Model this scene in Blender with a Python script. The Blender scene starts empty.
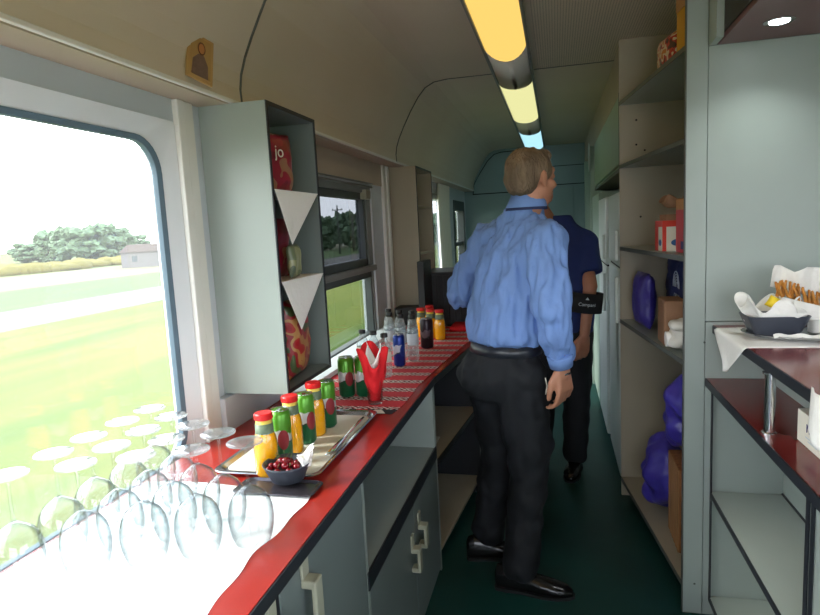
import bpy, bmesh, math, random
from mathutils import Vector, Matrix, noise
random.seed(7)
C = bpy.context.scene.collection
PI = math.pi

# ------------------------------------------------------------------ materials
def lin(c):
    return tuple(((v/255.0)/12.92 if v/255.0 <= .04045 else ((v/255.0+.055)/1.055)**2.4) for v in c)
def mat(name, col, rough=.5, metal=0., var=.0, scale=8., bump=0., bscale=60., spec=.5, alpha=1., coat=0., stretch=(1,1,1), srgb=True):
    m = bpy.data.materials.new(name); m.use_nodes = True
    nt = m.node_tree; b = nt.nodes['Principled BSDF']
    c = lin(col) if srgb else col
    b.inputs['Base Color'].default_value = (*c, 1)
    b.inputs['Roughness'].default_value = rough
    b.inputs['Metallic'].default_value = metal
    b.inputs['Specular IOR Level'].default_value = spec
    b.inputs['Coat Weight'].default_value = coat
    b.inputs['Alpha'].default_value = alpha
    tc = nt.nodes.new('ShaderNodeTexCoord'); mp = nt.nodes.new('ShaderNodeMapping')
    mp.inputs['Scale'].default_value = stretch
    nt.links.new(tc.outputs['Object'], mp.inputs['Vector'])
    if var > 0:
        n = nt.nodes.new('ShaderNodeTexNoise'); n.inputs['Scale'].default_value = scale; n.inputs['Detail'].default_value = 3
        r = nt.nodes.new('ShaderNodeValToRGB')
        r.color_ramp.elements[0].color = (*[v*(1-var) for v in c], 1); r.color_ramp.elements[0].position = .3
        r.color_ramp.elements[1].color = (*[min(1, v*(1+var)) for v in c], 1); r.color_ramp.elements[1].position = .7
        nt.links.new(mp.outputs[0], n.inputs['Vector']); nt.links.new(n.outputs['Fac'], r.inputs[0]); nt.links.new(r.outputs[0], b.inputs['Base Color'])
    if bump > 0:
        n2 = nt.nodes.new('ShaderNodeTexNoise'); n2.inputs['Scale'].default_value = bscale; n2.inputs['Detail'].default_value = 2
        bp = nt.nodes.new('ShaderNodeBump'); bp.inputs['Strength'].default_value = bump; bp.inputs['Distance'].default_value = .01
        nt.links.new(mp.outputs[0], n2.inputs['Vector']); nt.links.new(n2.outputs['Fac'], bp.inputs['Height']); nt.links.new(bp.outputs[0], b.inputs['Normal'])
    return m
def emit(name, col, st):
    m = bpy.data.materials.new(name); m.use_nodes = True; nt = m.node_tree; nt.nodes.clear()
    e = nt.nodes.new('ShaderNodeEmission'); e.inputs[0].default_value = (*lin(col), 1); e.inputs[1].default_value = st
    o = nt.nodes.new('ShaderNodeOutputMaterial'); nt.links.new(e.outputs[0], o.inputs[0]); return m
def glassy(name, tint=(1,1,1), haze=0., gloss=1., rough=.02, hazecol=(1,1,1)):
    """thin glass: fresnel mix of transparent and glossy, with an optional translucent white veil"""
    m = bpy.data.materials.new(name); m.use_nodes = True; nt = m.node_tree; nt.nodes.clear()
    t = nt.nodes.new('ShaderNodeBsdfTransparent'); t.inputs[0].default_value = (*tint, 1)
    g = nt.nodes.new('ShaderNodeBsdfGlossy'); g.inputs['Roughness'].default_value = rough
    lw = nt.nodes.new('ShaderNodeLayerWeight'); lw.inputs['Blend'].default_value = .5
    pw = nt.nodes.new('ShaderNodeMath'); pw.operation = 'POWER'; pw.inputs[1].default_value = 4.; nt.links.new(lw.outputs['Facing'], pw.inputs[0])
    mu = nt.nodes.new('ShaderNodeMath'); mu.operation = 'MULTIPLY_ADD'; mu.inputs[1].default_value = .55*gloss; mu.inputs[2].default_value = .04; mu.use_clamp = True
    nt.links.new(pw.outputs[0], mu.inputs[0])
    if 'window' not in name:   # thicker glass seen edge-on absorbs more
        er = nt.nodes.new('ShaderNodeValToRGB'); er.color_ramp.elements[0].position = .35; er.color_ramp.elements[0].color = (*tint, 1)
        er.color_ramp.elements[1].position = .95; er.color_ramp.elements[1].color = (tint[0]*.64, tint[1]*.67, tint[2]*.69, 1)
        nt.links.new(lw.outputs['Facing'], er.inputs[0]); nt.links.new(er.outputs[0], t.inputs[0])
    mx = nt.nodes.new('ShaderNodeMixShader'); nt.links.new(mu.outputs[0], mx.inputs[0]); nt.links.new(t.outputs[0], mx.inputs[1]); nt.links.new(g.outputs[0], mx.inputs[2])
    o = nt.nodes.new('ShaderNodeOutputMaterial'); last = mx
    if haze > 0:
        tr = nt.nodes.new('ShaderNodeBsdfTranslucent'); tr.inputs[0].default_value = (*hazecol, 1)
        m2 = nt.nodes.new('ShaderNodeMixShader'); m2.inputs[0].default_value = haze
        nt.links.new(mx.outputs[0], m2.inputs[1]); nt.links.new(tr.outputs[0], m2.inputs[2]); last = m2
    nt.links.new(last.outputs[0], o.inputs[0]); return m

MT = {}
MT['floor'] = mat('floor_vinyl', (22,66,62), .42, var=.18, scale=3)
MT['wall'] = mat('wall_laminate', (196,202,208), .45, var=.04, scale=2)
MT['tan'] = mat('tan_laminate', (176,160,142), .5, var=.05, scale=3)
MT['surround'] = mat('window_surround', (214,218,222), .45, var=.02)
MT['white_trim'] = mat('white_trim', (222,220,214), .4, var=.03)
MT['rubber'] = mat('rubber_seal', (84,104,118), .6, var=.05)
MT['frame_dark'] = mat('dark_window_frame', (66,72,74), .45, var=.05)
MT['frame_mid'] = mat('grey_window_frame', (120,124,122), .4, var=.05)
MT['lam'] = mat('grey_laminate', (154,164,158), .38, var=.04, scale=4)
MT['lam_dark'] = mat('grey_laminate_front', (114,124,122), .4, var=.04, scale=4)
MT['lam_beige'] = mat('beige_laminate', (170,160,138), .45, var=.05, scale=3)
MT['edge'] = mat('dark_edge_band', (34,38,44), .45)
MT['edge_grey'] = mat('grey_edge_band', (92,96,92), .5)
MT['cream'] = mat('cream_plastic', (164,164,144), .4)
MT['red_top'] = mat('red_laminate', (160,40,32), .2, var=.06, scale=14, spec=.6)
MT['red_top_dim'] = mat('red_laminate_dim', (128,46,44), .16, var=.06, scale=14, spec=.6)  # same red laminate, colour darkened for the dimmer side of the aisle
MT['soffit'] = mat('maroon_soffit', (112,70,74), .35, var=.06)
MT['end'] = mat('end_wall_panel', (136,160,162), .5, var=.05, scale=2)
MT['door_green'] = mat('pale_green_panel', (160,180,168), .45, var=.03)
MT['fridge'] = mat('white_enamel', (214,222,218), .3, var=.02)
MT['paper'] = mat('white_paper', (250,250,248), .8, bump=.15, bscale=25)
MT['napkin'] = mat('white_napkin', (240,238,232), .85, bump=.3, bscale=60)
MT['steel'] = mat('brushed_steel', (196,196,198), .22, 1., var=.05)
MT['chrome'] = mat('chrome', (225,225,225), .08, 1.)
MT['tray_dark'] = mat('dark_tray', (70,66,72), .25, .4, var=.1)
MT['bowl'] = mat('slate_bowl', (58,62,72), .35)
MT['cherry'] = mat('cherry_red', (120,10,24), .12, var=.3, scale=40)
MT['stem'] = mat('cherry_stem', (90,110,50), .6)
MT['juice'] = mat('orange_juice', (252,176,8), .15, var=.05)
MT['capred'] = mat('red_cap', (206,28,30), .35)
MT['jarlabel'] = mat('juice_label', (96,112,88), .5, var=.3, scale=50)
MT['jarneck'] = mat('juice_neck', (244,214,96), .15)
MT['capblack'] = mat('black_cap', (24,24,26), .4)
MT['alu'] = mat('aluminium', (200,202,204), .25, 1.)
MT['redpaper'] = mat('red_napkin', (222,24,34), .8, bump=.25, bscale=50)
MT['icon_side'] = mat('gilded_card', (168,132,78), .5, var=.1)
MT['skin'] = mat('skin', (188,132,104), .5, var=.06, scale=20)
MT['skin2'] = mat('skin_tan', (180,122,94), .5, var=.06, scale=20)
MT['hair'] = mat('greying_brown_hair', (112,94,74), .7, var=.3, scale=30, bump=.9, bscale=120, stretch=(1,1,.3))
MT['hair2'] = mat('dark_hair', (52,42,36), .7, var=.3, scale=60, bump=.8, bscale=160)
MT['shirt'] = mat('light_blue_cotton', (112,144,200), .8, var=.05, scale=6, bump=.2, bscale=30)
MT['shirt_dark'] = mat('navy_collar_band', (40,52,92), .8)
MT['polo'] = mat('navy_cotton', (34,50,104), .85, var=.08, scale=8)
MT['trousers'] = mat('black_cloth', (16,20,26), .8, var=.15, scale=10)
MT['belt'] = mat('black_belt_leather', (38,42,50), .3)
MT['shoe'] = mat('black_shoe_leather', (20,20,22), .22)
MT['black'] = mat('black_plastic', (34,36,40), .5, var=.1)
MT['blackcloth'] = mat('black_fabric', (24,26,32), .8)
MT['purple'] = mat('violet_plastic_bag', (70,60,160), .35, var=.2, scale=10)
MT['navybag'] = mat('navy_tote', (28,40,92), .7, var=.1)
MT['brownpaper'] = mat('brown_paper', (150,112,84), .8, var=.1, scale=15, bump=.2)
MT['card'] = mat('cardboard', (176,130,84), .8, var=.08)
MT['yellowcard'] = mat('yellow_card', (206,150,40), .6, var=.05)
MT['redbox'] = mat('red_carton', (214,58,40), .5, var=.05)
MT['crimson'] = mat('crimson_carton', (176,30,44), .5, var=.05)
MT['offwhite'] = mat('offwhite_label', (226,222,206), .6)
MT['bluelabel'] = mat('blue_print', (40,90,140), .5)
MT['whiteplastic'] = mat('white_plastic_bag', (214,210,200), .5, bump=.2)
MT['wicker'] = mat('brown_wicker', (150,96,56), .7, var=.3, scale=60, stretch=(1,1,.1))
MT['yellow'] = mat('yellow_packet', (236,204,40), .5)
MT['pretzel'] = mat('baked_pretzel', (190,126,48), .6, var=.25, scale=60)
MT['silver_print'] = mat('pale_print', (190,200,206), .6)
MT['ink'] = mat('violet_ink', (44,36,104), .6)
MT['ceramic'] = mat('white_ceramic', (238,236,230), .3)
MT['grille'] = mat('fixture_grey', (222,222,216), .35, .0)
MT['shadowgap'] = mat('black_gap', (18,20,22), .7)
MT['curtain'] = mat('white_curtain', (232,230,220), .8)
G_CLEAR = glassy('clear_glass', (.97,.98,.98), 0, 1.3, .01)
G_WIN = glassy('veiled_window_glass', (.98,.99,.97), .03, .7)  # white veil put in the glass to imitate flare from the bright window
G_DIM = glassy('dimmed_window_glass', (.30,.31,.32), .0, .5)  # pane darkened to hold down the brightness of the sky behind
G_LOW = glassy('lower_window_glass', (.62,.64,.60), .0, .7)  # darkened less, to set the brightness of the view outside
G_PET = glassy('clear_plastic_bottle', (.86,.90,.92), .12, 2.2, .05)

def nodes_mat(name):
    m = bpy.data.materials.new(name); m.use_nodes = True; nt = m.node_tree
    return m, nt, nt.nodes['Principled BSDF']
def ramp(nt, els, interp='CONSTANT'):
    r = nt.nodes.new('ShaderNodeValToRGB'); cr = r.color_ramp; cr.interpolation = interp
    while len(cr.elements) < len(els): cr.elements.new(.5)
    for e, (p, c) in zip(cr.elements, els): e.position = p; e.color = (*lin(c), 1)
    return r
# woven red table runner: stripes across the counter with black and white motifs
def runner_mat():
    m, nt, b = nodes_mat('woven_red_runner'); b.inputs['Roughness'].default_value = .85
    tc = nt.nodes.new('ShaderNodeTexCoord'); sx = nt.nodes.new('ShaderNodeSeparateXYZ'); nt.links.new(tc.outputs['Object'], sx.inputs[0])
    def M(op, a, bb=None):
        n = nt.nodes.new('ShaderNodeMath'); n.operation = op
        for i, v in enumerate((a, bb)):
            if v is None: continue
            if isinstance(v, (int, float)): n.inputs[i].default_value = v
            else: nt.links.new(v, n.inputs[i])
        return n.outputs[0]
    f = M('FRACT', M('MULTIPLY', sx.outputs['Y'], 1/.125))
    band = M('GREATER_THAN', f, .60)
    fine = M('GREATER_THAN', M('FRACT', M('MULTIPLY', sx.outputs['Y'], 1/.012)), .62)
    zz = M('ABSOLUTE', M('SUBTRACT', M('FRACT', M('MULTIPLY', sx.outputs['X'], 1/.058)), .5))
    fy = M('ABSOLUTE', M('SUBTRACT', M('DIVIDE', M('SUBTRACT', f, .62), .38), .5))
    motif = M('FRACT', M('MULTIPLY', M('ADD', zz, fy), 2.6))
    rm = ramp(nt, [(0, (236,226,214)), (.38, (26,22,28)), (.74, (190,30,48))]); nt.links.new(motif, rm.inputs[0])
    rf = ramp(nt, [(0, (196,18,36)), (.5, (222,76,84))]); nt.links.new(fine, rf.inputs[0])
    mx = nt.nodes.new('ShaderNodeMix'); mx.data_type = 'RGBA'
    nt.links.new(band, mx.inputs['Factor']); nt.links.new(rf.outputs[0], mx.inputs['A']); nt.links.new(rm.outputs[0], mx.inputs['B'])
    nt.links.new(mx.outputs['Result'], b.inputs['Base Color']); return m
MT['runner'] = runner_mat()
# printed soft drink can: green with silver and red blot
def can_mat(name, base, low, blot, silver=(196,200,200)):
    m, nt, b = nodes_mat(name); b.inputs['Roughness'].default_value = .28; b.inputs['Metallic'].default_value = .35
    tc = nt.nodes.new('ShaderNodeTexCoord'); sx = nt.nodes.new('ShaderNodeSeparateXYZ'); nt.links.new(tc.outputs['Object'], sx.inputs[0])
    n = nt.nodes.new('ShaderNodeTexNoise'); n.inputs['Scale'].default_value = 30; nt.links.new(tc.outputs['Object'], n.inputs['Vector'])
    ad = nt.nodes.new('ShaderNodeMath'); ad.operation = 'MULTIPLY_ADD'; ad.inputs[1].default_value = .09; nt.links.new(n.outputs['Fac'], ad.inputs[0]); nt.links.new(sx.outputs['Z'], ad.inputs[2])
    mp = nt.nodes.new('ShaderNodeMath'); mp.operation = 'MULTIPLY'; mp.inputs[1].default_value = 5.; nt.links.new(ad.outputs[0], mp.inputs[0])
    r = ramp(nt, [(0, low), (.52, (60,70,64)), (.56, silver), (.70, base)]); nt.links.new(mp.outputs[0], r.inputs[0])
    vs = nt.nodes.new('ShaderNodeVectorMath'); vs.operation = 'SUBTRACT'; vs.inputs[1].default_value = (.017,-.025,.072); nt.links.new(tc.outputs['Object'], vs.inputs[0])
    vm = nt.nodes.new('ShaderNodeVectorMath'); vm.operation = 'MULTIPLY'; vm.inputs[1].default_value = (1,1,.6); nt.links.new(vs.outputs[0], vm.inputs[0])
    vl = nt.nodes.new('ShaderNodeVectorMath'); vl.operation = 'LENGTH'; nt.links.new(vm.outputs[0], vl.inputs[0])
    lt = nt.nodes.new('ShaderNodeMath'); lt.operation = 'LESS_THAN'; lt.inputs[1].default_value = .0165; nt.links.new(vl.outputs['Value'], lt.inputs[0])
    mx = nt.nodes.new('ShaderNodeMix'); mx.data_type = 'RGBA'; nt.links.new(lt.outputs[0], mx.inputs['Factor']); nt.links.new(r.outputs[0], mx.inputs['A']); mx.inputs['B'].default_value = (*lin(blot), 1)
    nt.links.new(mx.outputs['Result'], b.inputs['Base Color']); return m
MT['can_green'] = can_mat('green_can_print', (86,150,44), (24,96,60), (150,56,62))
MT['can_blue'] = can_mat('blue_can_print', (24,52,140), (20,40,120), (40,66,150), (190,196,210))
MT['can_black'] = can_mat('black_can_print', (44,30,40), (34,24,32), (60,44,54), (110,96,104))
def blot_mat(name, cols, scale):
    m, nt, b = nodes_mat(name); b.inputs['Roughness'].default_value = .3
    tc = nt.nodes.new('ShaderNodeTexCoord'); n = nt.nodes.new('ShaderNodeTexNoise'); n.inputs['Scale'].default_value = scale; n.inputs['Detail'].default_value = 1
    nt.links.new(tc.outputs['Object'], n.inputs['Vector'])
    k = len(cols); r = ramp(nt, [(0 if i == 0 else .3+.4*i/k, c) for i, c in enumerate(cols)]); nt.links.new(n.outputs['Fac'], r.inputs[0]); nt.links.new(r.outputs[0], b.inputs['Base Color']); return m
MT['snack_red'] = blot_mat('red_snack_print', [(150,20,30),(160,40,38),(170,124,70),(140,28,36),(70,84,50)], 14)
MT['snack_dark'] = blot_mat('red_brown_packet_print', [(120,24,40),(140,30,48),(150,110,80)], 12)
MT['snack_green'] = blot_mat('green_packet_print', [(110,120,90),(150,150,110),(90,100,80)], 12)
MT['snack_mix'] = blot_mat('snack_print', [(70,40,36),(190,60,50),(220,200,170),(200,120,50)], 30)
MT['icon'] = None
def icon_mat():
    m, nt, b = nodes_mat('painted_icon'); b.inputs['Roughness'].default_value = .5
    b.inputs['Base Color'].default_value = (*lin((176,140,88)), 1); return m
MT['icon'] = icon_mat()
MT['icon_robe'] = mat('icon_robe_paint', (112,88,78), .6, var=.2, scale=60)
MT['icon_head'] = mat('icon_face_paint', (176,116,66), .6)
MT['icon_hair'] = mat('icon_hair_paint', (96,58,34), .6)
# perforated ceiling
def ceil_mat():
    m, nt, b = nodes_mat('ceiling_panel'); b.inputs['Roughness'].default_value = .42
    tc = nt.nodes.new('ShaderNodeTexCoord')
    n = nt.nodes.new('ShaderNodeTexNoise'); n.inputs['Scale'].default_value = 1.5; nt.links.new(tc.outputs['Object'], n.inputs['Vector'])
    r = ramp(nt, [(.3, (200,186,166)), (.7, (208,195,176))], 'LINEAR'); nt.links.new(n.outputs['Fac'], r.inputs[0])
    v = nt.nodes.new('ShaderNodeTexVoronoi'); v.inputs['Scale'].default_value = 85; v.inputs['Randomness'].default_value = 0; nt.links.new(tc.outputs['Object'], v.inputs['Vector'])
    lt = nt.nodes.new('ShaderNodeMath'); lt.operation = 'LESS_THAN'; lt.inputs[1].default_value = .24; nt.links.new(v.outputs['Distance'], lt.inputs[0])
    sx = nt.nodes.new('ShaderNodeSeparateXYZ'); nt.links.new(tc.outputs['Object'], sx.inputs[0])
    gx = nt.nodes.new('ShaderNodeMath'); gx.operation = 'GREATER_THAN'; gx.inputs[1].default_value = -.09; nt.links.new(sx.outputs['X'], gx.inputs[0])
    gy = nt.nodes.new('ShaderNodeMath'); gy.operation = 'LESS_THAN'; gy.inputs[1].default_value = 3.75; nt.links.new(sx.outputs['Y'], gy.inputs[0])
    m1 = nt.nodes.new('ShaderNodeMath'); m1.operation = 'MULTIPLY'; nt.links.new(gx.outputs[0], m1.inputs[0]); nt.links.new(gy.outputs[0], m1.inputs[1])
    m2 = nt.nodes.new('ShaderNodeMath'); m2.operation = 'MULTIPLY'; nt.links.new(m1.outputs[0], m2.inputs[0]); nt.links.new(lt.outputs[0], m2.inputs[1])
    mx = nt.nodes.new('ShaderNodeMix'); mx.data_type = 'RGBA'; nt.links.new(m2.outputs[0], mx.inputs['Factor']); nt.links.new(r.outputs[0], mx.inputs['A']); mx.inputs['B'].default_value = (*lin((70,66,60)), 1)
    nt.links.new(mx.outputs['Result'], b.inputs['Base Color']); return m
MT['ceil'] = ceil_mat()

# ------------------------------------------------------------------ mesh helpers
def NB(): return bmesh.new()
def box(bm, x0, x1, y0, y1, z0, z1, bev=0., M=None):
    r = bmesh.ops.create_cube(bm, size=1)
    vs = r['verts']
    T = Matrix.Translation(((x0+x1)/2, (y0+y1)/2, (z0+z1)/2)) @ Matrix.Diagonal((abs(x1-x0), abs(y1-y0), abs(z1-z0), 1))
    if M is not None: T = M @ T
    bmesh.ops.transform(bm, matrix=T, verts=vs)
    if bev > 0:
        es = list({e for v in vs for e in v.link_edges})
        bmesh.ops.bevel(bm, geom=es, offset=bev, segments=2, affect='EDGES', profile=.5)
    return bm
def prism(bm, pts, z0, z1, axis='z'):
    """pts: polygon; axis: extrusion axis"""
    def P(a, b, h):
        return {'z': (a, b, h), 'y': (a, h, b), 'x': (h, a, b)}[axis]
    lo = [bm.verts.new(P(a, b, z0)) for a, b in pts]; hi = [bm.verts.new(P(a, b, z1)) for a, b in pts]
    n = len(pts)
    bm.faces.new(lo); bm.faces.new(hi)
    for i in range(n): bm.faces.new((lo[i], lo[(i+1) % n], hi[(i+1) % n], hi[i]))
    bmesh.ops.recalc_face_normals(bm, faces=bm.faces)
    return bm
def lathe(bm, prof, c=(0,0,0), n=24, cap=True, M=None):
    rings = []
    for r, z in prof:
        rr = []
        for i in range(n):
            a = 2*PI*i/n; v = Vector((c[0]+r*math.cos(a), c[1]+r*math.sin(a), c[2]+z))
            if M is not None: v = M @ v
            rr.append(bm.verts.new(v))
        rings.append(rr)
    for a, b in zip(rings, rings[1:]):
        for i in range(n): bm.faces.new((a[i], a[(i+1) % n], b[(i+1) % n], b[i]))
    if cap:
        bm.faces.new(list(reversed(rings[0]))); bm.faces.new(rings[-1])
    return bm
def loft(bm, rings, n=20, cap=True):
    """rings: (centre, u, v) with half-axis vectors"""
    R = []
    for c, u, v in rings:
        c, u, v = Vector(c), Vector(u), Vector(v)
        R.append([bm.verts.new(c+u*math.cos(2*PI*i/n)+v*math.sin(2*PI*i/n)) for i in range(n)])
    for a, b in zip(R, R[1:]):
        for i in range(n): bm.faces.new((a[i], a[(i+1) % n], b[(i+1) % n], b[i]))
    if cap: bm.faces.new(list(reversed(R[0]))); bm.faces.new(R[-1])
    return bm
def frame_of(d):
    d = d.normalized(); a = Vector((0,0,1)) if abs(d.z) < .9 else Vector((1,0,0))
    u = a.cross(d).normalized(); return u, d.cross(u).normalized()
def caps(bm, p0, p1, r0, r1, n=14, flat=1., U=None):
    """tapered capsule"""
    p0, p1 = Vector(p0), Vector(p1); d = (p1-p0); L = d.length or 1e-6; d = d/L
    u, v = frame_of(d)
    if U is not None:
        u = (Vector(U) - d*Vector(U).dot(d)).normalized(); v = d.cross(u)
    rings = []
    for k in range(5):
        a = -PI/2+PI/2*(k+.3)/5.3
        rings.append((p0+d*(r0*math.sin(a)), u*r0*math.cos(a), v*r0*math.cos(a)*flat))
    for k in range(6):
        a = PI/2*k/5.5
        rings.append((p1+d*(r1*math.sin(a)), u*r1*math.cos(a), v*r1*math.cos(a)*flat))
    return loft(bm, rings, n)
def tube(bm, pts, r, n=8):
    pts = [Vector(p) for p in pts]; rr = r if isinstance(r, (list, tuple)) else [r]*len(pts); rings = []
    for i, p in enumerate(pts):
        d = (pts[min(i+1, len(pts)-1)]-pts[max(i-1, 0)]); u, v = frame_of(d); rings.append((p, u*rr[i], v*rr[i]))
    return loft(bm, rings, n)
def chain(bm, pts, rs, n=14, flat=1., U=None):
    for i in range(len(pts)-1): caps(bm, pts[i], pts[i+1], rs[i], rs[i+1], n, flat, U)
    return bm
def ell(bm, c, r, M=None, seg=20, rings=14):
    T = Matrix.Translation(c)
    if M is not None: T = T @ M.to_4x4()
    T = T @ Matrix.Diagonal((*r, 1))
    bmesh.ops.create_uvsphere(bm, u_segments=seg, v_segments=rings, radius=1, matrix=T); return bm
def fuse(bm, voxel=.008, smooth=3, fac=.5):
    me = bpy.data.meshes.new('tmp'); bmesh.ops.recalc_face_normals(bm, faces=bm.faces); bm.to_mesh(me); bm.free()
    o = bpy.data.objects.new('tmp', me); C.objects.link(o)
    md = o.modifiers.new('r', 'REMESH'); md.mode = 'VOXEL'; md.voxel_size = voxel
    if smooth:
        s = o.modifiers.new('s', 'SMOOTH'); s.factor = fac; s.iterations = smooth
    dg = bpy.context.evaluated_depsgraph_get(); dg.update()
    m2 = bpy.data.meshes.new_from_object(o.evaluated_get(dg))
    b2 = NB(); b2.from_mesh(m2); bpy.data.objects.remove(o); bpy.data.meshes.remove(me); bpy.data.meshes.remove(m2)
    return b2
def wrinkle(bm, amp, s, off=0.):
    bm.normal_update()
    d = [(v, noise.noise(Vector((v.co.x*s[0]+off, v.co.y*s[1], v.co.z*s[2])))*amp) for v in bm.verts]
    for v, a in d: v.co += v.normal*a
    return bm
def ob(name, bm, m, parent=None, smooth=False, loc=None):
    me = bpy.data.meshes.new(name); bm.to_mesh(me); bm.free()
    if smooth:
        for p in me.polygons: p.use_smooth = True
    me.materials.append(MT[m] if isinstance(m, str) else m)
    o = bpy.data.objects.new(name, me); C.objects.link(o)
    if parent is not None: o.parent = parent
    if loc is not None: o.location = loc
    if smooth == 'auto':
        try: me.set_sharp_from_angle(angle=math.radians(38))
        except Exception: pass
    return o
def tag(o, label, cat, group=None, kind=None):
    o['label'] = label; o['category'] = cat
    if group: o['group'] = group
    if kind: o['kind'] = kind
    return o
def thing(name, label, cat, loc=(0,0,0), rz=0., group=None):
    o = bpy.data.objects.new(name, None); C.objects.link(o); o.empty_display_size = .05
    o.location = loc; o.rotation_euler = (0,0,rz); return tag(o, label, cat, group)
def struct(name, bm, m, parent=None, smooth=False):
    o = ob(name, bm, m, parent, smooth)
    if parent is None: o['kind'] = 'structure'
    return o
def dup(root, loc, rz=0., label=None):
    r = root.copy(); C.objects.link(r); r.location = loc; r.rotation_euler = (0,0,rz)
    if label: r['label'] = label
    for ch in list(root.children):
        c = ch.copy(); C.objects.link(c); c.parent = r
        for g in list(ch.children):
            d = g.copy(); C.objects.link(d); d.parent = c
    return r
def text(name, s, size, m, parent, loc, rot, ext=.0006):
    cu = bpy.data.curves.new(name, 'FONT'); cu.body = s; cu.size = size; cu.extrude = ext; cu.align_x = 'CENTER'; cu.align_y = 'CENTER'
    q = bpy.data.objects.new('tmp', cu); C.objects.link(q); dg = bpy.context.evaluated_depsgraph_get(); dg.update()
    me = bpy.data.meshes.new_from_object(q.evaluated_get(dg)); bpy.data.objects.remove(q); bpy.data.curves.remove(cu)
    me.materials.clear(); me.materials.append(MT[m]); o = bpy.data.objects.new(name, me); C.objects.link(o); o.parent = parent; o.location = loc; o.rotation_euler = rot
    return o
def solid(bm, t):
    """give a sheet a thickness"""
    bmesh.ops.recalc_face_normals(bm, faces=bm.faces)
    bmesh.ops.solidify(bm, geom=list(bm.faces), thickness=t); return bm
def sheet(bm, f, nu, nv):
    V = [[bm.verts.new(f(i/nu, j/nv)) for j in range(nv+1)] for i in range(nu+1)]
    for i in range(nu):
        for j in range(nv): bm.faces.new((V[i][j], V[i+1][j], V[i+1][j+1], V[i][j+1]))
    return bm

# ------------------------------------------------------------------ room shell
XL, YE, ZC, YB, XR = -1.07, 7.4, 2.375, -1.2, 1.75
ZT = .875
struct('floor', box(NB(), -1.16, XR+.08, YB-.08, YE+.08, -.06, 0), 'floor')
# left wall with window openings
WINS = [(-.60, 1.597, .80, 1.84), (2.12, 3.52, .86, 1.765), (4.46, 6.02, .90, 1.80), (6.50, 7.26, .86, 1.78)]
bm = NB(); ys = YB
for y0, y1, z0, z1 in WINS:
    box(bm, XL-.09, XL, ys, y0, 0, 1.96); box(bm, XL-.09, XL, y0, y1, 0, z0); box(bm, XL-.09, XL, y0, y1, z1, 1.96); ys = y1
box(bm, XL-.09, XL, ys, YE, 0, 1.96)
struct('wall_left', bm, 'wall')
# ceiling with curved shoulder
prof = [(-.955,1.915),(-.957,1.96),(-.950,2.005),(-.932,2.055),(-.903,2.115),(-.852,2.208),(-.800,2.288),(-.755,2.338),(-.700,2.366),(-.62,ZC),(1.83,ZC),(1.83,ZC+.05),(-.64,ZC+.05),(-.73,2.42),(-.80,2.38),(-.85,2.33),(-.90,2.24),(-.955,2.14),(-.985,2.07),(-1.0,2.0),(-1.0,1.93),(-1.16,1.96),(-1.16,1.915)]
struct('ceiling', prism(NB(), prof, YB, YE, 'y'), 'ceil', smooth=False)
def rounded_rect(y0, y1, z0, z1, r, n=8):
    P = []
    for cy, cz, a0 in ((y1-r, z1-r, 0), (y0+r, z1-r, PI/2), (y0+r, z0+r, PI), (y1-r, z0+r, 3*PI/2)):
        for k in range(n+1):
            a = a0+PI/2*k/n; P.append((cy+r*math.cos(a), cz+r*math.sin(a)))
    return P
def ring_frame(bm, A, B, xa, xb, back):
    """strip between outline A at depth xa and outline B at depth xb, closed at the back"""
    n = len(A)
    L = [[bm.verts.new((x, p[0], p[1])) for p in Q] for Q, x in ((A, xa), (B, xb), (B, back), (A, back))]
    for k in range(4):
        a, b = L[k], L[(k+1) % 4]
        for i in range(n): bm.faces.new((a[i], a[(i+1) % n], b[(i+1) % n], b[i]))
    bmesh.ops.recalc_face_normals(bm, faces=bm.faces); return bm
# window 1 (large, rounded corners)
y0, y1, z0, z1 = WINS[0]
w = struct('window_1', box(NB(), XL-.043, XL-.038, y0+.05, y1-.05, z0+.055, z1-.055), G_WIN)
sq = rounded_rect(y0, y1, z0, z1, .012); mid = rounded_rect(y0+.045, y1-.045, z0+.050, z1-.050, .10); inn = rounded_rect(y0+.058, y1-.058, z0+.062, z1-.064, .088)
ob('window_surround', ring_frame(NB(), sq, mid, XL+.004, XL-.022, XL-.06), 'surround', w, 'auto')
ob('window_seal', ring_frame(NB(), mid, inn, XL-.020, XL-.028, XL-.044), 'rubber', w, 'auto')
# window 2 (upper tilting sash and lower pane)
y0, y1, z0, z1 = WINS[1]
w = struct('window_2', box(NB(), XL-.052, XL-.047, y0+.07, y1-.10, 1.335, z1-.075), G_DIM)
ob('lower_pane', box(NB(), XL-.060, XL-.055, y0+.05, y1-.03, z0+.01, 1.24), G_LOW, w)
bm = NB(); box(bm, XL-.065, XL-.018, y0, y1, z1-.085, z1-.045, .004); box(bm, XL-.065, XL-.018, y1-.115, y1-.075, 1.30, z1-.045, .004); box(bm, XL-.065, XL-.018, y0, y0+.08, 1.30, z1-.045, .004); box(bm, XL-.065, XL-.018, y0, y1-.075, 1.295, 1.34, .004)
ob('upper_sash', bm, 'frame_dark', w)
bm = NB(); box(bm, XL-.06, XL+.012, y0, y1, 1.262, 1.296, .006); ob('transom', bm, 'frame_mid', w)
bm = NB(); box(bm, XL-.065, XL-.02, y0, y1-.02, 1.222, 1.262, .003); box(bm, XL-.065, XL-.02, y1-.035, y1-.018, .86, 1.262, .003); box(bm, XL-.065, XL-.02, y0, y0+.05, .86, 1.262, .003); box(bm, XL-.065, XL-.02, y0, y1-.02, .86, .895, .003)
ob('lower_sash', bm, 'frame_dark', w)
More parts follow.
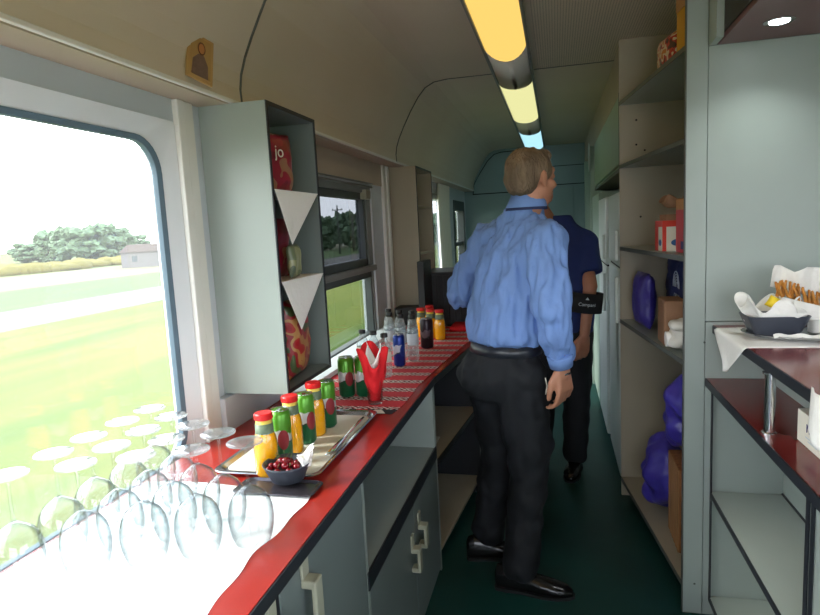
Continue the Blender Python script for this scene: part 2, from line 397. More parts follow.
bm = NB(); box(bm, XL-.06, XL-.005, y0, y1, z1-.047, z1, .004); box(bm, XL-.06, XL-.01, y1-.078, y1, 1.26, z1-.04, .003); box(bm, XL-.06, XL-.012, y1-.02, y1, .86, 1.27, .003); box(bm, XL-.06, XL-.01, y0-.001, y0+.02, .86, z1, .003)
ob('window_frame', bm, 'frame_mid', w)
bm = NB(); tube(bm, [(XL+.012, y0, z1-.012), (XL+.012, y1-.02, z1-.012)], .006); tube(bm, [(XL+.010, y0, z1+.010), (XL+.010, y1+.005, z1+.010)], .004)
ob('blind_rail', bm, 'frame_mid', w, True)
ob('window_latch', box(NB(), XL-.02, XL+.02, y1-.16, y1-.075, z1-.085, z1-.03, .006), 'cream', w)
# window 3
y0, y1, z0, z1 = WINS[2]
w = struct('window_6', box(NB(), XL-.05, XL-.045, y0, y1, z0, z1), G_CLEAR)  # window behind the curtain, widened out of view to add corridor daylight
ob('window_frame', ring_frame(NB(), rounded_rect(y0, y1, z0, z1, .01), rounded_rect(y0+.05, y1-.05, z0+.05, z1-.05, .03), XL+.01, XL+.005, XL-.06), 'frame_mid', w)
y0, y1, z0, z1 = WINS[3]
w = struct('window_3', box(NB(), XL-.05, XL-.045, y0+.06, y1-.06, z0+.03, z1-.1), G_LOW)
bm = NB(); box(bm, XL-.065, XL+.01, y0, y1, z1-.11, z1, .004); box(bm, XL-.065, XL+.01, y0, y0+.07, z0, z1-.1, .004); box(bm, XL-.065, XL+.01, y1-.07, y1, z0, z1-.1, .004); box(bm, XL-.065, XL+.01, y0, y1, z0, z0+.04, .004); box(bm, XL-.065, XL-.01, y0, y1, 1.28, 1.32)
ob('window_frame', bm, 'frame_dark', w)
# trims
struct('trim_1', box(NB(), -.966, -.9535, YB, YE, 1.908, 1.921, .003), 'white_trim')
struct('trim_2', box(NB(), XL-.002, -.966, YB, YE, 1.905, 1.915), 'tan')
bm = NB(); box(bm, XL-.005, XL+.018, 1.60, 1.635, .875, 1.905, .004); box(bm, XL-.005, XL+.014, 1.638, 1.685, .875, 1.905, .004)
struct('trim_3', bm, 'white_trim')
bm = NB(); box(bm, XL-.005, XL+.02, 3.74, 3.80, .875, 1.905, .005); box(bm, XL-.005, XL+.03, 3.80, 3.85, .875, 1.905, .012)
struct('trim_4', bm, 'white_trim')
struct('trim_11', box(NB(), XL-.001, -.962, 2.11, 3.74, ZT, ZT+.022, .003), 'surround')
struct('trim_12', box(NB(), XL-.001, -1.04, 1.686, 2.11, ZT, ZT+.115, .003), 'wall')
struct('trim_5', box(NB(), XL-.001, XL+.006, 2.11, 3.74, 1.772, 1.905), 'tan')
for k, y in enumerate((1.80, 3.72)):
    ins = [(a+.006 if i < 10 else a, b-.006) for i, (a, b) in enumerate(prof[:10])]
    pts = prof[:10]+[(.33, ZC)]; ofs = [(a+.004, b-.0035) for a, b in pts]
    struct('trim_%d' % (6+k), prism(NB(), pts+ofs[::-1], y-.003, y+.003, 'y'), 'edge_grey')
# end wall and its panel lines
struct('wall_far', box(NB(), -1.16, XR+.08, YE, YE+.08, 0, 2.43), 'end')
bm = NB(); box(bm, -.97, -.10, YE-.006, YE, 1.862, 1.874); box(bm, -.42, -.408, YE-.006, YE, 1.87, ZC)
tube(bm, [(-.965, YE-.003, 1.87), (-.955, YE-.003, 1.98), (-.87, YE-.003, 2.12), (-.78, YE-.003, 2.25), (-.70, YE-.003, 2.32), (-.62, YE-.003, 2.34), (-.42, YE-.003, 2.345)], .005, 6)
box(bm, -.10, .34, YE-.006, YE, 2.13, 2.137); box(bm, -.10, .34, YE-.006, YE, 1.915, 1.925)
struct('trim_8', bm, 'shadowgap')
struct('trim_9', box(NB(), -.10, .34, YE-.014, YE-.001, 1.925, 1.955), 'end')
d = struct('door_1', box(NB(), -.40, .20, YE-.03, YE-.002, .01, 1.90, .004), 'end')
ob('door_handle', box(NB(), .10, .16, YE-.06, YE-.028, 1.0, 1.03, .005), 'steel', d)
# right side shell
struct('wall_right', box(NB(), .335, .40, 3.33, YE, 2.14, ZC), 'tan')
bm = NB(); box(bm, .95, 1.0, 2.33, YE, 0, ZC); struct('wall_service', bm, 'lam')
bm = NB()
for a in ((YB, -1.0, 0, ZC), (1.2, 2.30, 0, ZC), (-1.0, 1.2, 0, .80), (-1.0, 1.2, 1.95, ZC)): box(bm, XR, XR+.08, *a)
struct('wall_side', bm, 'wall')
w = struct('added_window_1', box(NB(), XR+.03, XR+.035, -1.0, 1.2, .80, 1.95), G_CLEAR)  # unseen window, added to let daylight in from the right
ob('window_frame', ring_frame(NB(), rounded_rect(-1.0, 1.2, .80, 1.95, .01), rounded_rect(-.94, 1.14, .86, 1.89, .08), XR-.01, XR, XR+.06), 'surround', w, 'auto')
bm = NB()
for a in ((-1.16, -.5, 0, ZC), (1.2, XR+.08, 0, ZC), (-.5, 1.2, 0, .8), (-.5, 1.2, 1.95, ZC)): box(bm, a[0], a[1], YB-.08, YB, a[2], a[3])
struct('wall_back', bm, 'wall')
struct('added_window_2', box(NB(), -.5, 1.2, YB-.045, YB-.04, .8, 1.95), G_CLEAR)  # unseen window behind the camera, added for more daylight
# ---- ceiling light fixture running down the aisle
lf = thing('ceiling_light', 'long rounded ceiling light strip with yellow, pale and bluish lit sections above the aisle', 'ceiling light', (-.22, 1.0, ZC))
def halfbar(y0, y1, r, zz, taper=0., n=14, w=.098):
    bm = NB(); R = []
    ks = [(y0, 1.), (y1-taper, 1.)]+([(y1-taper*.45, .86), (y1-taper*.1, .55), (y1, .2)] if taper else [(y1, 1.)])
    for y, s in ks:
        R.append([bm.verts.new((w*s*math.cos(PI*i/n), y, zz-r*s*math.sin(PI*i/n))) for i in range(n+1)])
    for a, b in zip(R, R[1:]):
        for i in range(n): bm.faces.new((a[i], a[i+1], b[i+1], b[i]))
        bm.faces.new((a[n], a[0], b[0], b[n]))
    bm.faces.new(R[0]); bm.faces.new(list(reversed(R[-1]))); bmesh.ops.recalc_face_normals(bm, faces=bm.faces); return bm
bm = NB(); box(bm, -.112, .112, -1.7, 6.2, -.03, 0, .004); ob('light_housing', bm, 'grille', lf)
bm = NB(); box(bm, .098, .112, -1.7, 6.2, -.045, -.005, .003); box(bm, -.112, -.098, -1.7, 6.2, -.045, -.005, .003); ob('side_rail', bm, 'frame_mid', lf)
for y0, y1 in ((2.06, 2.86), (4.15, 4.90)): ob('blank_cover', halfbar(y0, y1, .044, -.03), 'grille', lf, True)
L_Y = emit('yellow_diffuser', (255,206,110), .85); L_P = emit('pale_diffuser', (226,224,160), .85); L_B = emit('bluish_diffuser', (170,222,236), .95)
ob('diffuser', halfbar(-1.6, 2.42, .048, -.03, .34), L_Y, lf, True)['label'] = 'yellow lit diffuser'
ob('diffuser', halfbar(2.86, 4.15, .047, -.03), L_P, lf, True)['label'] = 'pale lit diffuser'
ob('diffuser', halfbar(4.90, 6.12, .047, -.03), L_B, lf, True)['label'] = 'bluish lit diffuser'
# small ceiling fitting
tag(ob('ceiling_vent', lathe(NB(), [(.02,-.008),(.03,-.004),(.03,0)], n=18), 'black', loc=(.09, 2.14, ZC)), 'small dark round vent in the perforated ceiling', 'vent')

# ------------------------------------------------------------------ left counter units
ZT = .875
XF = -.52
def handle(parent, y, z0, z1, x=XF):
    bm = NB(); box(bm, x-.001, x+.006, y-.016, y+.016, z1, z1+.045, .002); box(bm, x, x+.032, y-.018, y+.018, z1-.018, z1, .004); box(bm, x, x+.032, y-.018, y+.018, z0, z0+.018, .004); box(bm, x+.022, x+.034, y-.018, y+.018, z0, z1, .004)
    return ob('handle', bm, 'cream', parent)
# cabinet 1 closed, two doors
cb = thing('base_cabinet', 'grey two-door base cabinet nearest the camera under the red counter', 'cabinet', (0,0,0))
bm = NB(); box(bm, XL+.01, XF-.02, .36, .378, .02, .843); box(bm, XL+.01, XF-.02, 1.442, 1.46, .02, .843); box(bm, XL+.01, XF-.02, .378, 1.442, .02, .04); box(bm, XL+.01, XL+.02, .378, 1.442, .04, .843); box(bm, XF-.021, XF-.002, .955, .967, .02, .843)
ob('carcass', bm, 'edge', cb)
d = ob('door', box(NB(), XF-.018, XF, .38, .952, .02, .838, .002), 'lam_dark', cb); handle(d, .925, .66, .80)
d = ob('door', box(NB(), XF-.018, XF, .968, 1.462, .02, .838, .002), 'lam_dark', cb); handle(d, 1.075, .66, .80)
# cabinet 2: niche above two doors
cb = thing('niche_cabinet', 'grey base cabinet with an open niche above two low doors', 'cabinet', (0,0,0))
bm = NB(); box(bm, XL+.01, XF, 1.464, 1.480, .02, .843); box(bm, XL+.01, XF, 2.424, 2.44, .02, .843); box(bm, XL+.01, XL+.02, 1.48, 2.424, .02, .843); box(bm, XL+.02, XF-.02, 1.48, 2.424, .02, .035); box(bm, XL+.01, XF-.004, 1.48, 2.424, .832, .843)
ob('carcass', bm, 'lam', cb)
ob('niche_shelf', box(NB(), XL+.02, XF-.003, 1.48, 2.424, .555, .570), 'lam', cb)
ob('shelf_edge', box(NB(), XF-.003, XF+.004, 1.466, 2.44, .518, .571, .001), 'edge', cb)
d = ob('door', box(NB(), XF-.016, XF, 1.482, 2.008, .02, .515, .002), 'lam_dark', cb); handle(d, 1.955, .29, .38)
d = ob('door', box(NB(), XF-.016, XF, 2.012, 2.438, .02, .515, .002), 'lam_dark', cb); handle(d, 2.07, .32, .41)
# cabinet 3: open angled shelves
def xa(y): return XF+(y-2.44)*(.08/.83)
cb = thing('open_shelf_unit', 'dark open shelf unit under the counter beside the man in the light blue shirt', 'shelf unit', (0,0,0))
def wedge(y0, y1, z0, z1, inset=0., back=XL+.02): return prism(NB(), [(back, y0), (xa(y0)-inset, y0), (xa(y1)-inset, y1), (back, y1)], z0, z1)
ob('bottom_shelf', wedge(2.46, 3.25, .085, .10), 'lam_beige', cb); ob('middle_shelf', wedge(2.46, 3.25, .485, .50, .004), 'lam_beige', cb)
ob('shelf_edge', prism(NB(), [(xa(2.46)-.004, 2.46), (xa(2.46)+.002, 2.46), (xa(3.25)+.002, 3.25), (xa(3.25)-.004, 3.25)], .478, .502), 'edge', cb)
ob('side_panel', box(NB(), XL+.01, xa(2.45), 2.442, 2.458, .0, .843), 'lam', cb)
ob('side_panel', box(NB(), XL+.01, xa(3.26), 3.25, 3.275, .0, .843), 'edge', cb)
ob('back_panel', box(NB(), XL+.01, XL+.02, 2.46, 3.25, .0, .843), 'lam_dark', cb)
# folded paper on the middle shelf
bm = NB(); box(bm, -.80, -.56, 2.52, 2.74, .5005, .506, .001); tag(ob('paper_sheet', bm, 'offwhite'), 'pale folded sheet lying on the open shelf below the counter', 'paper')
cb = thing('end_cabinet', 'grey closed base cabinet behind the man in the light blue shirt', 'cabinet', (0,0,0))
ob('carcass', box(NB(), XL+.01, -.46, 3.28, 4.40, .02, .843, .002), 'lam_dark', cb)
d = ob('door', box(NB(), -.459, -.443, 3.30, 3.84, .03, .835, .002), 'lam_dark', cb); handle(d, 3.79, .5, .62, -.443)
d = ob('door', box(NB(), -.459, -.443, 3.85, 4.39, .03, .835, .002), 'lam_dark', cb); handle(d, 3.90, .5, .62, -.443)
# worktop
def top_poly(o=0.): return [(XL+.001, -.5), (-.513+o, -.5), (-.513+o, 2.44), (-.432+o, 3.28), (-.432+o, 4.41), (XL+.001, 4.41)]
ct = thing('worktop', 'long glossy red counter top with black edge under the windows', 'counter top', (0,0,0))
ob('laminate_top', prism(NB(), top_poly(), ZT-.03, ZT), 'red_top', ct)
p = top_poly(.0005); q = top_poly(.004)
ob('edge_band', prism(NB(), [p[1], p[2], p[3], p[4], q[4], q[3], q[2], q[1]], ZT-.031, ZT-.0015), 'edge', ct)

# ------------------------------------------------------------------ wall shelf cabinets on the left
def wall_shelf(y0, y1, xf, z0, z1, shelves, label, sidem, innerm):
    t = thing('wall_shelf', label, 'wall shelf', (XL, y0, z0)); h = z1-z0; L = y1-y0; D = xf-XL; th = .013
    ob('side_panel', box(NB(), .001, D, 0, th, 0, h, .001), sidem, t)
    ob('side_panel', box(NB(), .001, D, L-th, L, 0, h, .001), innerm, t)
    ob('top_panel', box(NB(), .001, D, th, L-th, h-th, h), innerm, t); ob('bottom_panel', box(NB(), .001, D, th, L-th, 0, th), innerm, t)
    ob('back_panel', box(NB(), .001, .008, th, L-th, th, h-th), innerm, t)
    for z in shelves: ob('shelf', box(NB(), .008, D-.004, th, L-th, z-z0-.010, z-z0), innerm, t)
    e = NB(); w = .012
    box(e, D, D+.003, 0, w, 0, h); box(e, D, D+.003, L-w, L, 0, h); box(e, D, D+.003, w, L-w, h-w, h); box(e, D, D+.003, w, L-w, 0, w); ob('edge_band', e, 'edge', t)
    return t
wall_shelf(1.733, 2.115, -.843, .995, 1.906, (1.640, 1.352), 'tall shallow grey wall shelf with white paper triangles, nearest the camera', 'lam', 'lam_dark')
wall_shelf(3.912, 4.42, -.88, .962, 1.903, (1.65, 1.33), 'narrow beige wall shelf further along beside the second window', 'lam_beige', 'lam_beige')
# paper triangles over the shelves
for nm, y0, y1, z, ya, za in (('upper', 1.748, 2.098, 1.641, 1.845, 1.468), ('lower', 1.748, 2.098, 1.353, 1.868, 1.182)):
    bm = NB(); xf = -.8385
    P = [(-1.02, y0+.02, z+.001), (-.99, y1-.02, z+.001), (xf, y1-.004, z+.001), (xf, y0, z+.001)]
    vs = [bm.verts.new(p) for p in P]; a = bm.verts.new((xf, ya, za)); bm.faces.new(vs); bm.faces.new((vs[3], vs[2], a)); solid(bm, .0015)
    tag(ob('paper_doily', bm, 'napkin'), 'white paper hanging as a triangle over the %s inner shelf of the near wall shelf' % nm, 'napkin', 'paper triangles in the near wall shelf')
def pillow(w, d, h, n=14, seed=0., amp=.006, pinch=1.):
    """a filled bag: width w (y), depth d (x), height h (z), base at 0"""
    bm = NB()
    def f(side):
        def g(u, v):
            a = 2*u-1; b = 2*v-1
            t = max(0., (1-abs(a)**3)*(1-abs(b)**(3*pinch)))**.55
            p = Vector((side*d/2*t, a*w/2*(1-.06*(1-abs(b))), (b+1)/2*h))
            k = noise.noise(Vector((p.x*30+seed, p.y*22, p.z*22)))*amp*(.3+t)
            return p+Vector((k*side, 0, k*.5))
        return g
    sheet(bm, f(1), n, n); sheet(bm, f(-1), n, n); bmesh.ops.remove_doubles(bm, verts=bm.verts, dist=.0008); bmesh.ops.recalc_face_normals(bm, faces=bm.faces); return bm
def bag(name, label, cat, m, loc, w, d, h, rz=0., seed=0., group=None, tilt=(0,0)):
    o = tag(ob(name, pillow(w, d, h, seed=seed), m, smooth=True, loc=loc), label, cat, group); o.rotation_euler = (tilt[0], tilt[1], rz); return o
b1 = bag('snack_bag', 'dark red snack packet with white letters on the top inner shelf', 'snack bag', 'snack_dark', (-.905, 1.90, 1.644), .15, .07, .19, -.3, 1)
text('lettering', 'jo', .055, 'offwhite', b1, (.043, -.022, .125), (PI/2, 0, PI/2))
bag('snack_bag', 'red and grey-green packet on the middle inner shelf', 'snack bag', 'snack_dark', (-.935, 1.92, 1.357), .15, .06, .20, -.1, 5)
bag('snack_bag', 'pale green packet leaning in front on the middle inner shelf', 'snack bag', 'snack_green', (-.872, 1.92, 1.357), .10, .035, .11, .1, 6)
bag('snack_bag', 'red and yellow crisp bag in the bottom of the near wall shelf', 'snack bag', 'snack_red', (-.895, 1.925, 1.011), .20, .085, .27, .1, 9)
# holy picture leaning on the ledge
t = thing('icon_card', 'small gilded icon card leaning on the ledge above the first window', 'picture', (-.944, 1.545, 1.9225), 0)
t.location.z += .006; t.rotation_euler = (math.radians(-11), math.radians(-2), math.radians(-14)); t.scale = (1.2, 1.2, 1.2)
ob('card', box(NB(), 0, .006, -.038, .038, 0, .105, .001), 'icon', t)
bm = NB(); box(bm, .0062, .0072, -.030, .030, .008, .098); ob('painted_ground', bm, 'icon_side', t)
bm = NB(); prism(bm, [(-.027,.009),(.022,.009),(.020,.04),(.008,.060),(-.008,.060),(-.024,.045)], .0072, .0082, 'x'); ob('painted_robe', bm, 'icon_robe', t)
ob('painted_hair', ell(NB(), (.0082, 0, .074), (.0009, .0115, .015)), 'icon_hair', t, True); ob('painted_face', ell(NB(), (.009, 0, .074), (.0009, .0085, .0115)), 'icon_head', t, True)
# curtain at far left
def cf(u, v): return Vector((XL+.045+.018*math.sin(u*42)+.004*math.sin(v*7), 5.42+.55*u, .92+.97*v))
bm = sheet(NB(), cf, 60, 4); solid(bm, .002); tag(ob('curtain', bm, 'curtain', smooth=True), 'white pleated curtain hanging by the far end of the left wall', 'curtain')

# ------------------------------------------------------------------ wine glasses
def wine_glass(label, loc):
    t = thing('wine_glass', label, 'wine glass', loc, 0, 'upside-down wine glasses on the white paper')
    # upside down: rim at z=0
    bw = [(.036,0),(.040,.012),(.0445,.030),(.0465,.050),(.0455,.068),(.041,.086),(.033,.100),(.020,.111),(.010,.117),(.0045,.121)]
    inner = [(r-.0012, z) for r, z in reversed(bw[:-1])]
    ob('bowl', lathe(NB(), bw+[(.004,.117)]+[(max(.001, r), z-.001 if i == 0 else z) for i, (r, z) in enumerate(inner)], n=28, cap=False), G_CLEAR, t, True)
    ob('stem', lathe(NB(), [(.0045,.120),(.0032,.133),(.003,.170),(.0036,.196),(.007,.204)], n=12), G_CLEAR, t, True)
    ob('foot', lathe(NB(), [(.007,.204),(.020,.207),(.0365,.2095),(.037,.211),(.036,.2122),(.010,.2115),(.001,.2115)], n=32), G_FOOT, t, True)
    return t
G_FOOT = glassy('foot_glass', (.97,.98,.98), .16, 1.8, .02)
rows = [(-.992, [.858, .966, 1.062, 1.167, 1.265], 'beside the window'), (-.895, [.918, 1.015, 1.113, 1.213], 'second from the window'), (-.802, [.969, 1.065, 1.160], 'in the middle'),
        (-.710, [1.012, 1.112], 'second from the aisle'), (-.622, [1.066], '')]
ordn = ['nearest', 'second nearest', 'third nearest', 'fourth nearest', 'farthest']
wg = None
for x, ysl, nm in rows:
    for k, y in enumerate(ysl):
        lb = ('upside-down clear wine glass, %s of the row %s' % ('farthest' if k == len(ysl)-1 else ordn[k], nm)) if nm else 'upside-down clear wine glass standing alone closest to the juice tray and aisle'
        if wg is None: wg = wine_glass(lb, (x, y, ZT+.0025))
        else: dup(wg, (x, y, ZT+.0025), random.random()*3, lb)
# white paper cover
def pf(u, v):
    y = .30+u*1.01; x0 = XL+.012; x1 = -.588+.006*math.sin(y*17)+.004*math.sin(y*41)
    if u > .985: x1 -= .01
    return Vector((x0+(x1-x0)*v, y+.01*math.sin(v*5), ZT+.0008+.0006*math.sin(u*30)*math.sin(v*14)))
bm = sheet(NB(), pf, 60, 20); solid(bm, -.0008); tag(ob('paper_cover', bm, 'paper'), 'white paper spread over the counter under the wine glasses', 'paper')
bm = NB(); prism(bm, [(-.95,.42),(-.60,.46),(-.604,1.0),(-.62,1.24),(-.90,1.18)], ZT+.0012, ZT+.0020); tag(ob('paper_napkin', bm, 'paper'), 'second white paper sheet laid across the cover near the counter edge', 'paper')

# ------------------------------------------------------------------ trays and drinks
def tray(name, label, pts, z, m, floor_m=None, rim=.012, lip=.02):
    t = thing(name, label, 'tray', (0,0,z)); c = Vector((sum(p[0] for p in pts)/len(pts), sum(p[1] for p in pts)/len(pts)))
    def sc(d): return [tuple(Vector(p)+(c-Vector(p)).normalized()*d) for p in pts]
    bm = NB(); loops = [(pts, rim), (sc(.004), rim+.0015), (sc(lip), rim), (sc(lip+.012), .002)]
    R = [[bm.verts.new((x, y, h)) for x, y in P] for P, h in loops]; n = len(pts)
    for a, b in zip(R, R[1:]):
        for i in range(n): bm.faces.new((a[i], a[(i+1) % n], b[(i+1) % n], b[i]))
    bm.faces.new(R[-1]); solid(bm, .0012); ob('tray_body', bm, m, t)
    if floor_m:
        bm = NB(); prism(bm, sc(lip+.02), .0032, .0042); ob('tray_liner', bm, floor_m, t)
    return t
def rr(x0, x1, y0, y1, r=.03, n=5, sk=0.):
    P = []
    for cx, cy, a0 in ((x1-r, y1-r, 0), (x0+r, y1-r, PI/2), (x0+r, y0+r, PI), (x1-r, y0+r, 3*PI/2)):
        for k in range(n+1):
            a = a0+PI/2*k/n; P.append((cx+r*math.cos(a)+sk*(cy-y0), cy+r*math.sin(a)))
    return P
tray('serving_tray', 'long stainless steel tray holding juice bottles and green cans', rr(-.905, -.60, 1.36, 1.925, .035), ZT+.001, 'steel', 'offwhite')
tray('serving_tray', 'dark flat tray under the cherry bowl', rr(-.79, -.575, 1.262, 1.355, .02), ZT+.0015, 'tray_dark', None, .006, .006)
def juice(label, loc, group):
    t = thing('juice_bottle', label, 'bottle', loc, 0, group)
    ob('juice_body', lathe(NB(), [(.026,0),(.030,.006),(.030,.085),(.027,.104),(.0215,.118)], n=24), 'juice', t, True)
    ob('bottle_glass', lathe(NB(), [(.0275,0),(.0312,.006),(.0312,.085),(.028,.105),(.0222,.119),(.0222,.150)], n=24, cap=False), G_CLEAR, t, True)
    ob('bottle_neck', lathe(NB(), [(.0215,.1181),(.0212,.1515)], n=24), 'jarneck', t, True)
    ob('label_band', lathe(NB(), [(.0232,.112),(.0236,.114),(.0232,.140),(.0228,.140)], n=24, cap=False), 'jarlabel', t, True)
    ob('cap', lathe(NB(), [(.0235,.150),(.0245,.152),(.0245,.164),(.022,.167),(.001,.166)], n=28), 'capred', t, 'auto')
    return t
zt = ZT+.0055
jz = juice('orange juice bottle with red cap on the tray, nearest the camera', (-.748, 1.385, zt), 'orange juice bottles on the steel tray')
dup(jz, (-.748, 1.545, zt), 1, 'orange juice bottle with red cap, middle one of the three on the tray')
dup(jz, (-.738, 1.695, zt), 2, 'orange juice bottle with red cap on the tray, farthest from the camera')
def can(label, loc, m, r, h, group=None, word=None):
    t = thing('drink_can', label, 'can', loc, random.random()*.6, group)
    ob('can_body', lathe(NB(), [(r*.75,0),(r,.008),(r,h-.012),(r*.86,h)], n=28), m, t, True)
    ob('can_lid', lathe(NB(), [(r*.86,h),(r*.88,h+.002),(r*.82,h+.002),(r*.80,h-.002),(.001,h-.002)], n=28, cap=False), 'alu', t, True)
    ob('pull_tab', box(NB(), -.006, .006, -.012, .008, h-.001, h+.001, .0005), 'alu', t)
    return t
cz = can('green soft drink can on the tray between the first two juice bottles', (-.742, 1.465, zt), 'can_green', .0285, .150, 'green cans on the steel tray')
dup(cz, (-.738, 1.622, zt), .5, 'green soft drink can on the tray between the last two juice bottles'); dup(cz, (-.728, 1.772, zt), .2, 'green soft drink can at the far end of the steel tray')
# cherry bowl
t = thing('fruit_bowl', 'small dark bowl of cherries with a white napkin', 'bowl', (-.672, 1.345, ZT+.011))
ob('bowl_shell', lathe(NB(), [(.036,0),(.040,.002),(.058,.040),(.0615,.046),(.060,.047),(.055,.040),(.036,.008),(.001,.006)], n=36), 'bowl', t, True)
ch = None; rnd = random.Random(3); spots = []
for i in range(15):
    ring = 0 if i < 8 else 1 if i < 13 else 2; r = (.036, .018, .004)[ring]+rnd.uniform(-.003, .003); a = (i*2*PI/8 if ring == 0 else i*2*PI/5+.3 if ring == 1 else i*PI)
    spots.append((-.680+r*math.cos(a), 1.343+r*math.sin(a), ZT+(.046, .053, .060)[ring]+rnd.uniform(-.002, .002)))
places = ['by the near rim', 'by the right rim', 'in the middle', 'by the left rim', 'by the far rim']
for i, (x, y, z) in enumerate(spots):
    if ch is None:
        ch = thing('cherry', 'dark red glossy cherry in the small dark bowl', 'cherry', (x, y, z), 0, 'cherries in the dark bowl')
        ob('fruit', ell(NB(), (0,0,0), (.0095,.0095,.009), seg=14, rings=10), 'cherry', ch, True); ob('stalk', tube(NB(), [(0,0,.008),(.003,.002,.016),(.009,.004,.024)], .0007, 5), 'stem', ch, True)
    else: dup(ch, (x, y, z), rnd.uniform(0, 6))
def crumple(c, R, h, spikes, m, name, label, cat, seed=0., n=40, base=.25, t=.0012, k=8, group=None):
    """folded napkin standing as a flared ring of points"""
    bm = NB()
    def f(u, v):
        a = 2*PI*u; s = spikes(a)
        r = R*(base+(1-base)*v)*(1+.18*math.sin(a*k+seed)*v)
        return Vector((r*math.cos(a), r*math.sin(a), h*v*s))+Vector((noise.noise(Vector((u*9+seed, v*4, 0))), noise.noise(Vector((u*9, v*4+seed, 5))), 0))*R*.16
    sheet(bm, f, n, 8); bmesh.ops.remove_doubles(bm, verts=bm.verts, dist=1e-5); solid(bm, t)
    return tag(ob(name, bm, m, smooth=True, loc=c), label, cat, group)
crumple((-.622, 1.352, ZT+.046), .021, .055, lambda a: .5+.5*max(0, math.cos(a-.6)), 'napkin', 'napkin', 'white crumpled napkin tucked in the cherry bowl', 'napkin', 2, base=.5)
# knife / long spoon lying along the tray
bm = NB(); loft(bm, [((-.625,1.50,ZT+.0165),(.010,0,0),(0,0,.0015)), ((-.622,1.53,ZT+.0165),(.014,0,0),(0,0,.002)), ((-.624,1.60,ZT+.017),(.011,0,0),(0,0,.002)), ((-.626,1.66,ZT+.017),(.004,0,0),(0,0,.002)), ((-.63,1.80,ZT+.017),(.006,0,0),(0,0,.002)), ((-.63,1.84,ZT+.017),(.004,0,0),(0,0,.001))], 12)
tag(ob('serving_spoon', bm, 'chrome', smooth=True), 'shiny steel spoon lying along the rim of the steel tray', 'spoon')
# runner cloth
def rf(u, v):
    y = 1.925+u*1.90; xs = [(-.556,1.925),(-.542,2.03),(-.546,2.30),(-.522,2.69),(-.482,3.13),(-.462,3.30),(-.452,3.83)]
    for (xa_, ya), (xb, yb) in zip(xs, xs[1:]):
        if y <= yb+1e-6: x1 = xa_+(xb-xa_)*(y-ya)/(yb-ya); break
    x0 = -.958
    return Vector((x0+(x1-x0)*v, y+.006*math.sin(v*9), ZT+.0012+.0012*(1+math.sin(u*60)*math.sin(v*6))*.5))
bm = sheet(NB(), rf, 120, 16); solid(bm, -.001)
t = tag(ob('table_runner', bm, 'runner'), 'woven red table runner with black and white stripes along the counter', 'table runner')
bm = NB(); prism(bm, [(-.957,1.918),(-.556,1.918),(-.550,1.968),(-.957,1.968)], ZT+.0026, ZT+.0032); ob('end_border', bm, 'blackcloth', t)['label'] = 'black end border'
bm = NB()
for x in (-.915, -.825, -.735, -.615):
    prism(bm, [(x-.035,1.922),(x+.035,1.922),(x+.022,1.945),(x+.01,1.962),(x-.01,1.962),(x-.022,1.945)], ZT+.0033, ZT+.0037)
ob('white_motif', bm, 'offwhite', t)
bm = NB()
for x in (-.870, -.780, -.675): prism(bm, [(x-.03,1.920),(x+.03,1.920),(x+.02,1.966),(x-.02,1.966)], ZT+.0033, ZT+.0037)
ob('red_motif', bm, 'redpaper', t)
zr = ZT+.0045
# tumbler with red napkins
t = thing('tumbler', 'tall clear glass tumbler stuffed with red napkins', 'glass', (-.648, 2.035, zr))
ob('tumbler_glass', lathe(NB(), [(.024,0),(.026,.002),(.034,.145),(.0335,.146),(.0325,.145),(.0245,.012),(.001,.010)], n=32), G_CLEAR, t, True)
sp = lambda a: .62+.38*max(0, math.cos(1.5*(a-.5)))**2 if True else 1
crumple((-.648, 2.035, zr+.013), .051, .240, lambda a: .68+.15*math.cos(3*a+.6)+.17*max(0, math.cos(a-2.6))**6, 'redpaper', 'napkin', 'red paper napkins fanned out of the tall tumbler', 'napkin', 1, base=.36, k=5, n=60)
crumple((-.640, 2.030, zr+.10), .030, .125, lambda a: .7+.3*math.cos(2*a+.3), 'napkin', 'napkin', 'white paper napkin inside the red napkins in the tumbler', 'napkin', 4, base=.25, k=4)
cg = can('green soft drink can with red blot standing left of the napkin tumbler', (-.786, 2.125, zr), 'can_green', .031, .150, 'green cans on the runner')
dup(cg, (-.722, 2.135, zr), .3, 'green soft drink can half hidden right behind the napkin tumbler')
can('slim blue energy drink can on the red runner', (-.708, 2.625, zr), 'can_blue', .027, .145)
can('slim black can in front of the far juice bottles', (-.664, 3.03, zr), 'can_black', .034, .155)
def water(label, loc, h, r, group):
    t = thing('water_bottle', label, 'bottle', loc, random.random(), group)
    ob('bottle_body', lathe(NB(), [(r*.8,0),(r,.008),(r,h*.30),(r*.93,h*.33),(r,h*.36),(r,h*.66),(r*.80,h*.78),(r*.42,h*.88),(r*.40,h*.93)], n=22), G_PET, t, True)
    ob('label_sleeve', lathe(NB(), [(r*1.01,h*.36),(r*1.03,h*.37),(r*1.03,h*.60),(r*1.01,h*.61)], n=22, cap=False), 'offwhite' if group.startswith('small') else 'silver_print', t, True)
    ob('cap', lathe(NB(), [(r*.55,h*.925),(r*.58,h*.93),(r*.58,h),(r*.5,h+.003),(.001,h+.003)], n=20), 'capblack', t, 'auto')
    return t
g1 = 'small water bottles with black caps behind the tumbler'
wz = water('small clear bottle with black cap, leftmost of three behind the tumbler', (-.846, 2.52, zr), .185, .027, g1)
dup(wz, (-.782, 2.48, zr), 1, 'small clear bottle with black cap, middle of three behind the tumbler'); dup(wz, (-.716, 2.42, zr), 2, 'small clear bottle with black cap, rightmost of three behind the tumbler')
g2 = 'tall clear bottles in a cluster on the runner'
wt = water('tall clear bottle nearest the blue can in the clear bottle cluster', (-.668, 2.735, zr), .215, .027, g2)
